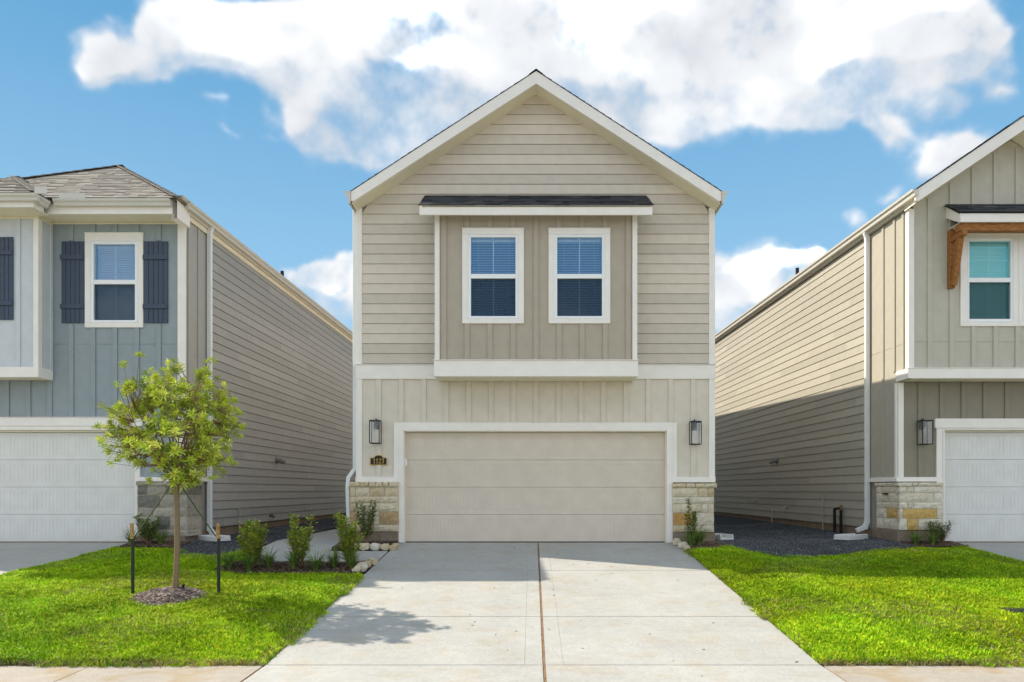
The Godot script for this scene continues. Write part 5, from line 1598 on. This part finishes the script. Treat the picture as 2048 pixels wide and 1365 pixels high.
	# a few outlying shoots
	for s in [[293, 716], [404, 718], [266, 738], [476, 830], [212, 858], [228, 815], [462, 800], [486, 860], [240, 920], [300, 965], [450, 930], [420, 960]]:
		var c := Vector3((s[0] - 348.0) / S, (981.0 - s[1]) / S + EYE - gy, rng.randf_range(-0.25, 0.25))
		var near: Vector3 = pts[0]
		for q in pts:
			if q.distance_to(c) < near.distance_to(c): near = q
		tw.tube([near, near.lerp(c, 0.5) + Vector3(0, -0.04, 0), c], [0.005, 0.004, 0.0025], 3, false)
		for e in 3:
			var o := c + Vector3(rng.randf_range(-0.035, 0.035), rng.randf_range(-0.03, 0.03), rng.randf_range(-0.035, 0.035))
			for j in 14:
				var a := j * 2.4
				var lift := lerpf(0.0, 1.3, j / 14.0)
				var dir := Vector3(cos(a) * cos(lift), sin(lift), sin(a) * cos(lift))
				lf.leaf(o, dir, dir.cross(Vector3.UP).normalized(), rng.randf_range(0.05, 0.085), 0.018, Color(0.48, 0.56, 0.08) * rng.randf_range(0.8, 1.2), 0.1)
	# bare dead twigs low in the crown
	for k in 90:
		var q: Vector3 = pts[rng.randi() % pts.size()]
		if q.y > cy + 0.1: q = fork + Vector3(0, rng.randf_range(-0.15, 0.2), 0)
		var d := Vector3(rng.randf_range(-1, 1), rng.randf_range(-0.5, 0.35), rng.randf_range(-1, 1)).normalized() * rng.randf_range(0.12, 0.36)
		tw.tube([q, q + d * 0.55 + Vector3(0, 0.03, 0), q + d], [0.0035, 0.0025, 0.0015], 3, false)
	put(tw.mesh(), "twigs", M["twig"], t)
	var cr := put(lf.mesh(), "crown", M["leaf"], t)
	cr.set_meta("kind", "stuff")
	# stakes and straps
	for s in [[265.0, -1.0, "steel stake with pale wooden tip between young tree and neighbouring garage"], [437.0, 1.0, "steel stake with pale wooden tip between young tree and the shrub bed"]]:
		var zz := tz - 0.02
		var sx := X(s[0], zz)
		var sy := lawn_h(sx, zz)
		var k := node("tree_stake", self, Vector3(sx, sy, zz))
		tag(k, s[2], "stake", "tree stakes")
		var hgt := Y(1075, zz) - sy
		b = MB.new()
		b.cbox(Vector3(0, hgt / 2 - 0.03, 0), Vector3(0.042, hgt + 0.06, 0.006), 0.001)
		b.cbox(Vector3(0, hgt / 2 - 0.03, -0.019), Vector3(0.006, hgt + 0.06, 0.032), 0.001)
		for j in 12: b.cbox(Vector3(0, 0.08 + j * (hgt - 0.1) / 12.0, 0.006), Vector3(0.02, 0.016, 0.010), 0.002)
		put(b.mesh(), "post", M["stake steel"], k)
		board("wooden_tip", M["stake wood"], k, -0.021, 0.021, hgt - 0.02, Y(1047, zz) - sy, 0.0135, 0.032, 0.003)
		# strap looped round the trunk
		var g := MB.new()
		var top := Vector3(tx + 0.03 * s[1], gy + 1.36, tz)
		var foot := Vector3(sx, sy + hgt - 0.03, zz + 0.01)
		g.tube([top - foot, (top - foot) * 0.5 + Vector3(0, -0.012, 0), Vector3.ZERO], [0.008, 0.008, 0.008], 5)
		var lp := []; var lr := []
		for j in 13:
			lp.append(top - foot + Vector3(-0.03 * s[1] + 0.058 * cos(TAU * j / 12.0), 0.012 * sin(TAU * j / 6.0), 0.058 * sin(TAU * j / 12.0))); lr.append(0.008)
		g.tube(lp, lr, 5, false)
		var o := put(g.mesh(), "guy_strap", M["strap green"], self, foot)
		tag(o, "green strap tying young trunk to the stake beside %s" % ["neighbouring garage" if s[1] < 0 else "the shrub bed"], "strap", "tree straps")
	b = MB.new()
	b.tube([Vector3(0, -0.05, 0), Vector3(0, 0.05, 0), Vector3(0, 0.075, 0)], [0.016, 0.016, 0.022], 8)
	var sx2 := X(366, tz + 0.05)
	var em := put(b.mesh(), "sprinkler_head", M["rubber"], self, Vector3(sx2, mh.call(sx2, tz + 0.05), tz + 0.05))
	tag(em, "small black sprinkler head poking from the tree mulch", "sprinkler")

# upright leafy shrub; cols are the leaf colours
func shrub(label: String, at: Vector3, tall: float, wide: float, stems: int, leaves: int, ll: float, ratio: float, cols: Array, sd: int, called := "leafy_shrub") -> Node3D:
	var rng := RandomNumberGenerator.new()
	rng.seed = sd
	var s := node(called, self, at)
	tag(s, label, "shrub")
	var st := MB.new(); var lf := MB.new()
	for k in stems:
		var a := TAU * k / stems + rng.randf_range(-0.5, 0.5)
		var out := Vector3(cos(a), 0, sin(a))
		var h := tall * rng.randf_range(0.62, 1.0)
		var r := wide * 0.5 * rng.randf_range(0.35, 1.0)
		var p := [Vector3(0, -0.03, 0)]
		for j in range(1, 7):
			var f := j / 6.0
			p.append(out * r * pow(f, 0.8) + Vector3(rng.randf_range(-0.015, 0.015), h * f, rng.randf_range(-0.015, 0.015)))
		st.tube(p, [0.009, 0.008, 0.007, 0.006, 0.005, 0.004, 0.0025], 5, false)
		var n := leaves / stems
		for j in n:
			var f := 0.16 + 0.84 * pow(float(j) / n, 0.85)
			var i := mini(5, int(f * 6.0))
			var c: Vector3 = p[i].lerp(p[i + 1], f * 6.0 - i)
			var b := j * 2.4 + rng.randf_range(-0.4, 0.4)
			var o := Vector3(cos(b), rng.randf_range(0.1, 1.1), sin(b)).normalized()
			var le := ll * rng.randf_range(0.65, 1.2)
			c += o * rng.randf_range(0.0, 0.05) * (1.1 - f)
			if rng.randf() < 0.4: c += o * rng.randf_range(0.0, wide * 0.13)
			var side := o.cross(Vector3(rng.randf_range(-0.4, 0.4), 1, rng.randf_range(-0.4, 0.4))).normalized()
			lf.leaf(c, o, side, le, le * ratio, cols[rng.randi() % cols.size()] * rng.randf_range(0.75, 1.25), 0.05)
	put(st.mesh(), "stems", M["twig"], s)
	put(lf.mesh(), "foliage", M["leaf"], s).set_meta("kind", "stuff")
	return s

func clump(label: String, at: Vector3, tall: float, blades: int, sd: int, group: String, cols: Array) -> void:
	var rng := RandomNumberGenerator.new()
	rng.seed = sd
	var b := MB.new()
	for k in blades:
		var a := rng.randf() * TAU
		var out := Vector3(cos(a), 0, sin(a)); var side := Vector3(-sin(a), 0, cos(a))
		var le := tall * rng.randf_range(0.7, 1.25)
		var arc := rng.randf_range(0.25, 1.15)
		var w := rng.randf_range(0.006, 0.010)
		var p := out * rng.randf_range(0.0, 0.03) + Vector3(0, -0.02, 0)
		b.tint = cols[rng.randi() % cols.size()] * rng.randf_range(0.75, 1.25)
		var ang := 0.08 + arc * 0.15
		var prev := [p - side * w * 0.5, p + side * w * 0.5]
		for j in 5:
			p += (out * sin(ang) + Vector3(0, cos(ang), 0)) * le / 5.0
			ang += arc * 0.42
			var ww := w * (1.0 - pow((j + 1) / 5.0, 3.0)) * 0.5 + 0.0004
			var nx := [p - side * ww, p + side * ww]
			b.quad(prev[0], prev[1], nx[1], nx[0])
			prev = nx
	var o := put(b.mesh(), "grass_clump", M["leaf"], self, at)
	tag(o, label, "ornamental grass", group)

func rock(label: String, px0: float, px1: float, py0: float, py1: float, z: float, m: String, sd: int) -> void:
	var rng := RandomNumberGenerator.new()
	rng.seed = sd
	var w := X(px1, z) - X(px0, z); var h := (py1 - py0) * (D - z) / F
	var p := PackedVector2Array()
	for k in 7:
		var a := TAU * k / 7.0 + rng.randf_range(-0.3, 0.3)
		var e := 1.0 / maxf(absf(cos(a)), absf(sin(a)))
		p.append(Vector2(cos(a) * w * 0.5 * lerpf(1.0, e, 0.8) * rng.randf_range(0.88, 1.04), (sin(a) * 0.5 * lerpf(1.0, e, 0.8) * rng.randf_range(0.88, 1.04) + 0.46) * h))
	var b := MB.new()
	var dp := rng.randf_range(0.09, 0.14)
	var c := Vector3(rng.randf_range(-0.1, 0.1) * w, h * 0.5, 0.012)
	for k in 7:
		var a := p[k]; var d := p[(k + 1) % 7]
		var a1 := Vector3(a.x * 0.90, lerpf(h * 0.46, a.y, 0.90), rng.randf_range(-0.008, 0.008)); 
		var d1 := Vector3(d.x * 0.90, lerpf(h * 0.46, d.y, 0.90), 0)
		a1.z = 0.004 * sin(k * 2.3 + sd); d1.z = 0.004 * sin(((k + 1) % 7) * 2.3 + sd)
		b.tri_out(c, a1, d1, Vector3.BACK)
		b.quad_out(a1, d1, Vector3(d.x, d.y, -0.02), Vector3(a.x, a.y, -0.02), Vector3((a.x + d.x), (a.y + d.y) - h * 0.92, 0.02))
		b.quad_out(Vector3(a.x, a.y, -0.02), Vector3(d.x, d.y, -0.02), Vector3(d.x * 0.9, d.y * 0.94, -dp), Vector3(a.x * 0.9, a.y * 0.94, -dp), Vector3(a.x + d.x, a.y + d.y - h * 0.92, 0))
		b.tri_out(Vector3(0, h * 0.45, -dp), Vector3(a.x * 0.9, a.y * 0.94, -dp), Vector3(d.x * 0.9, d.y * 0.94, -dp), Vector3.FORWARD)
	var o := put(b.mesh(), "edging_stone", M[m], self, Vector3((X(px0, z) + X(px1, z)) / 2.0, gh(z) + 0.0, z), Basis(Vector3.UP, rng.randf_range(-0.25, 0.25)))
	tag(o, label, "edging stone", "limestone edging stones")

func splash_block(label: String, at: Vector3, turn: float, le: float) -> void:
	var b := MB.new()
	var w := 0.15
	b.box(Vector3(-le / 2, 0, -w), Vector3(le / 2, 0.03, w))
	for s in [-1.0, 1.0]: b.cbox(Vector3(0, 0.06, s * (w - 0.022)), Vector3(le, 0.075, 0.044), 0.012)
	b.cbox(Vector3(-le / 2 + 0.02, 0.058, 0), Vector3(0.04, 0.07, 2 * w - 0.09), 0.01)
	var o := put(b.mesh(), "splash_block", M["splash plastic"], self, at, Basis(Vector3.UP, turn))
	tag(o, label, "splash block", "white splash blocks")

func make_plants() -> void:
	ground_tree()
	var yg := [Color(0.34, 0.40, 0.05), Color(0.26, 0.35, 0.04), Color(0.44, 0.45, 0.07), Color(0.18, 0.27, 0.03)]
	var dg := [Color(0.075, 0.13, 0.03), Color(0.11, 0.18, 0.04), Color(0.16, 0.22, 0.055)]
	var z := 2.42
	var y := bed_h(-3.5, z)
	shrub("rounded yellow green shrub at the gravel end of the shrub bed", Vector3(X(505, z), y, z), 0.70, 0.50, 12, 1300, 0.066, 0.5, yg, 201)
	shrub("forked yellow green shrub with dark lower leaves in middle of shrub bed", Vector3(X(600, z), y, z), 0.80, 0.46, 11, 1150, 0.066, 0.5, yg, 202)
	shrub("tall yellow green shrub beside the driveway edging stones", Vector3(X(697, z), y, z), 0.82, 0.44, 12, 1350, 0.066, 0.5, yg, 203)
	shrub("dark green shrub against the gold stone pier below the 1123 plaque", Vector3(X(733, 0.38), bed_h(-3, 0.4), 0.38), 0.80, 0.42, 10, 900, 0.06, 0.5, dg, 204)
	shrub("dark green shrub in front of the grey stone pier", Vector3(X(296, 0.4), bed_h(-7, 0.4), 0.4), 0.50, 0.50, 11, 900, 0.062, 0.5, dg, 205)
	shrub("thin two-stemmed green shrub before the pier with amber stone", Vector3(X(1384, 0.45), bed_h(3, 0.45), 0.45), 0.86, 0.30, 4, 520, 0.058, 0.5, [Color(0.10, 0.19, 0.025), Color(0.14, 0.24, 0.03), Color(0.07, 0.14, 0.02)], 206)
	shrub("feathery dark shrub before the cream pier with ochre stones", Vector3(X(1880, 0.35), bed_h(7.4, 0.35), 0.35), 0.42, 0.48, 14, 1100, 0.07, 0.16, dg, 207)
	var lg := [Color(0.11, 0.20, 0.03), Color(0.16, 0.26, 0.04), Color(0.08, 0.15, 0.03), Color(0.24, 0.30, 0.07)]
	var k := 0
	for p in [[458.0, "grass clump at the end of the shrub bed farthest from the driveway"], [497.0, "grass clump growing right at the foot of the rounded shrub"], [537.0, "grass clump between the rounded shrub and the forked shrub, beside the rounded one"], [586.0, "grass clump growing against the foot of the forked shrub"], [632.0, "grass clump between the forked shrub and the tall shrub, beside the forked one"], [668.0, "grass clump between the forked shrub and the tall shrub, beside the tall one"], [703.0, "grass clump between the tall shrub and the driveway edging stones"]]:
		var zz := z + 0.12 + 0.1 * sin(k * 2.1)
		clump(p[1], Vector3(X(p[0], zz), bed_h(X(p[0], zz), zz), zz), 0.36, 110, 300 + k, "grass clumps of the shrub bed", lg)
		k += 1
	for p in [[262.0, 0.42, "strappy grass clump before grey pier, on its garage door side"], [321.0, 0.42, "strappy grass clump before grey pier, on its gravel side"], [1398.0, 0.52, "lush grass clump at foot of the two-stemmed shrub"], [1832.0, 0.36, "strappy grass clump before cream pier, beside the feathery shrub"], [1866.0, 0.46, "sparse brownish grass clump under the feathery shrub"], [1382.0, 0.62, "small grass tuft beside the driveway near the two-stemmed shrub"]]:
		clump(p[2], Vector3(X(p[0], p[1]), bed_h(X(p[0], p[1]), p[1]), p[1]), 0.34 if p[0] != 1398.0 else 0.40, 110 if p[0] != 1398.0 else 170, 320 + k, "grass clumps by the piers", lg)
		k += 1
	# stones
	var row := [[704.0, 717.0, 1087.0, 1102.0, "pale grey stone", "narrow pale grey stone ending the path edging below the gold pier"], [716.0, 738.5, 1087.0, 1103.0, "buff stone", "wide buff stone in the path edging row beside the narrow grey one"], [738.0, 758.0, 1087.0, 1103.0, "white stone", "white stone in the middle of the path edging row below the gold pier"], [758.0, 777.5, 1088.0, 1102.5, "gold stone", "golden stone beside the white one in the path edging row"], [775.0, 794.0, 1089.0, 1102.5, "tan stone", "tan stone of the path edging row nearest the garage door casing"]]
	for q in row:
		k += 1
		rock(q[5], q[0], q[1], q[2], q[3], 0.80, q[4], 400 + k)
	rock("small tan edging stone tucked against the garage door casing", 783, 796, 1084, 1092, 0.45, "tan stone", 421)
	for q in [[702.0, 720.0, 1138.0, 1155.0, 2.74, "buff stone", "buff edging stone at the lawn corner of the shrub bed"], [708.0, 731.0, 1129.0, 1151.0, 2.58, "white stone", "large white edging stone where the shrub bed meets the driveway"], [721.0, 738.0, 1129.0, 1144.0, 2.32, "tan stone", "tan edging stone beside the large white one along the driveway"], [731.0, 750.0, 1123.0, 1138.0, 2.08, "gold stone", "golden edging stone of the shrub bed nearest the garden path"], [1345.0, 1364.0, 1082.0, 1098.0, 0.30, "buff stone", "buff edging stone touching the garage door casing near the amber pier"], [1356.0, 1379.0, 1091.0, 1106.0, 0.62, "cream stone", "cream edging stone beside the driveway before the two-stemmed shrub"], [1368.0, 1382.0, 1101.0, 1113.0, 0.88, "tan stone", "small tan edging stone at the lawn edge below the two-stemmed shrub"]]:
		k += 1
		rock(q[6], q[0], q[1], q[2], q[3], q[4], q[5], 400 + k)
	splash_block("white splash block on gravel under the blue grey house's downspout", Vector3(-6.08, gravel_h(-6.1, -0.35) + 0.01, -0.35), -0.6, 0.66)
	splash_block("white splash block on gravel under the tan house's downspout", Vector3(6.18, gravel_h(6.2, -0.55) + 0.01, -0.55), 0.62, 0.70)
	splash_block("white splash block half hidden behind the pier with amber stone", Vector3(3.60, gravel_h(3.6, -0.3) + 0.01, -0.45), -1.2, 0.5)
	var zc := 5.15
	var ml := put(_lid(), "valve_box_lid", M["rubber"], self, Vector3(X(2046, zc), lawn_h(X(2046, zc), zc) + 0.02, zc))
	tag(ml, "black plastic valve box lid sunk in the sunny lawn", "valve box")

func _lid() -> ArrayMesh:
	var b := MB.new()
	b.cbox(Vector3.ZERO, Vector3(0.44, 0.05, 0.30), 0.015)
	for k in 6: b.cbox(Vector3(-0.15 + 0.06 * k, 0.026, 0), Vector3(0.02, 0.008, 0.22), 0.002)
	return b.mesh()

# ------------------------------------------------------------------
func _ready() -> void:
	var cam := Camera3D.new()
	cam.name = "camera"
	cam.projection = Camera3D.PROJECTION_FRUSTUM
	cam.near = 0.1
	cam.far = 600.0
	cam.size = 0.1 * 1365.0 / F
	cam.frustum_offset = Vector2((1024.0 - CX) / F, (CY - 682.5) / F) * 0.1
	cam.position = Vector3(0, EYE, D)
	add_child(cam)
	cam.current = true
	var env := Environment.new()
	var sky := Sky.new()
	var pm := PanoramaSkyMaterial.new()
	pm.panorama = make_sky()
	sky.sky_material = pm
	env.background_mode = Environment.BG_SKY
	env.sky = sky
	env.tonemap_mode = Environment.TONE_MAPPER_LINEAR
	env.tonemap_exposure = 2.35
	env.sdfgi_enabled = true
	env.ssao_enabled = true
	env.ssil_enabled = true
	var we := WorldEnvironment.new()
	we.name = "environment"
	we.environment = env
	add_child(we)
	var sun := DirectionalLight3D.new()
	sun.name = "sun"
	sun.light_energy = 0.9
	sun.light_color = Color(1.0, 0.96, 0.89)
	sun.light_angular_distance = 0.53
	sun.shadow_enabled = true
	add_child(sun)
	sun.look_at_from_position(Vector3.ZERO, Vector3(1.0, -1.01, 0.41), Vector3.UP)
	print("sky ", Time.get_ticks_msec())
	make_materials()
	print("materials ", Time.get_ticks_msec())
	make_ground()
	print("ground ", Time.get_ticks_msec())
	main_house()
	left_house()
	right_house()
	print("houses ", Time.get_ticks_msec())
	make_plants()
	print("plants ", Time.get_ticks_msec())
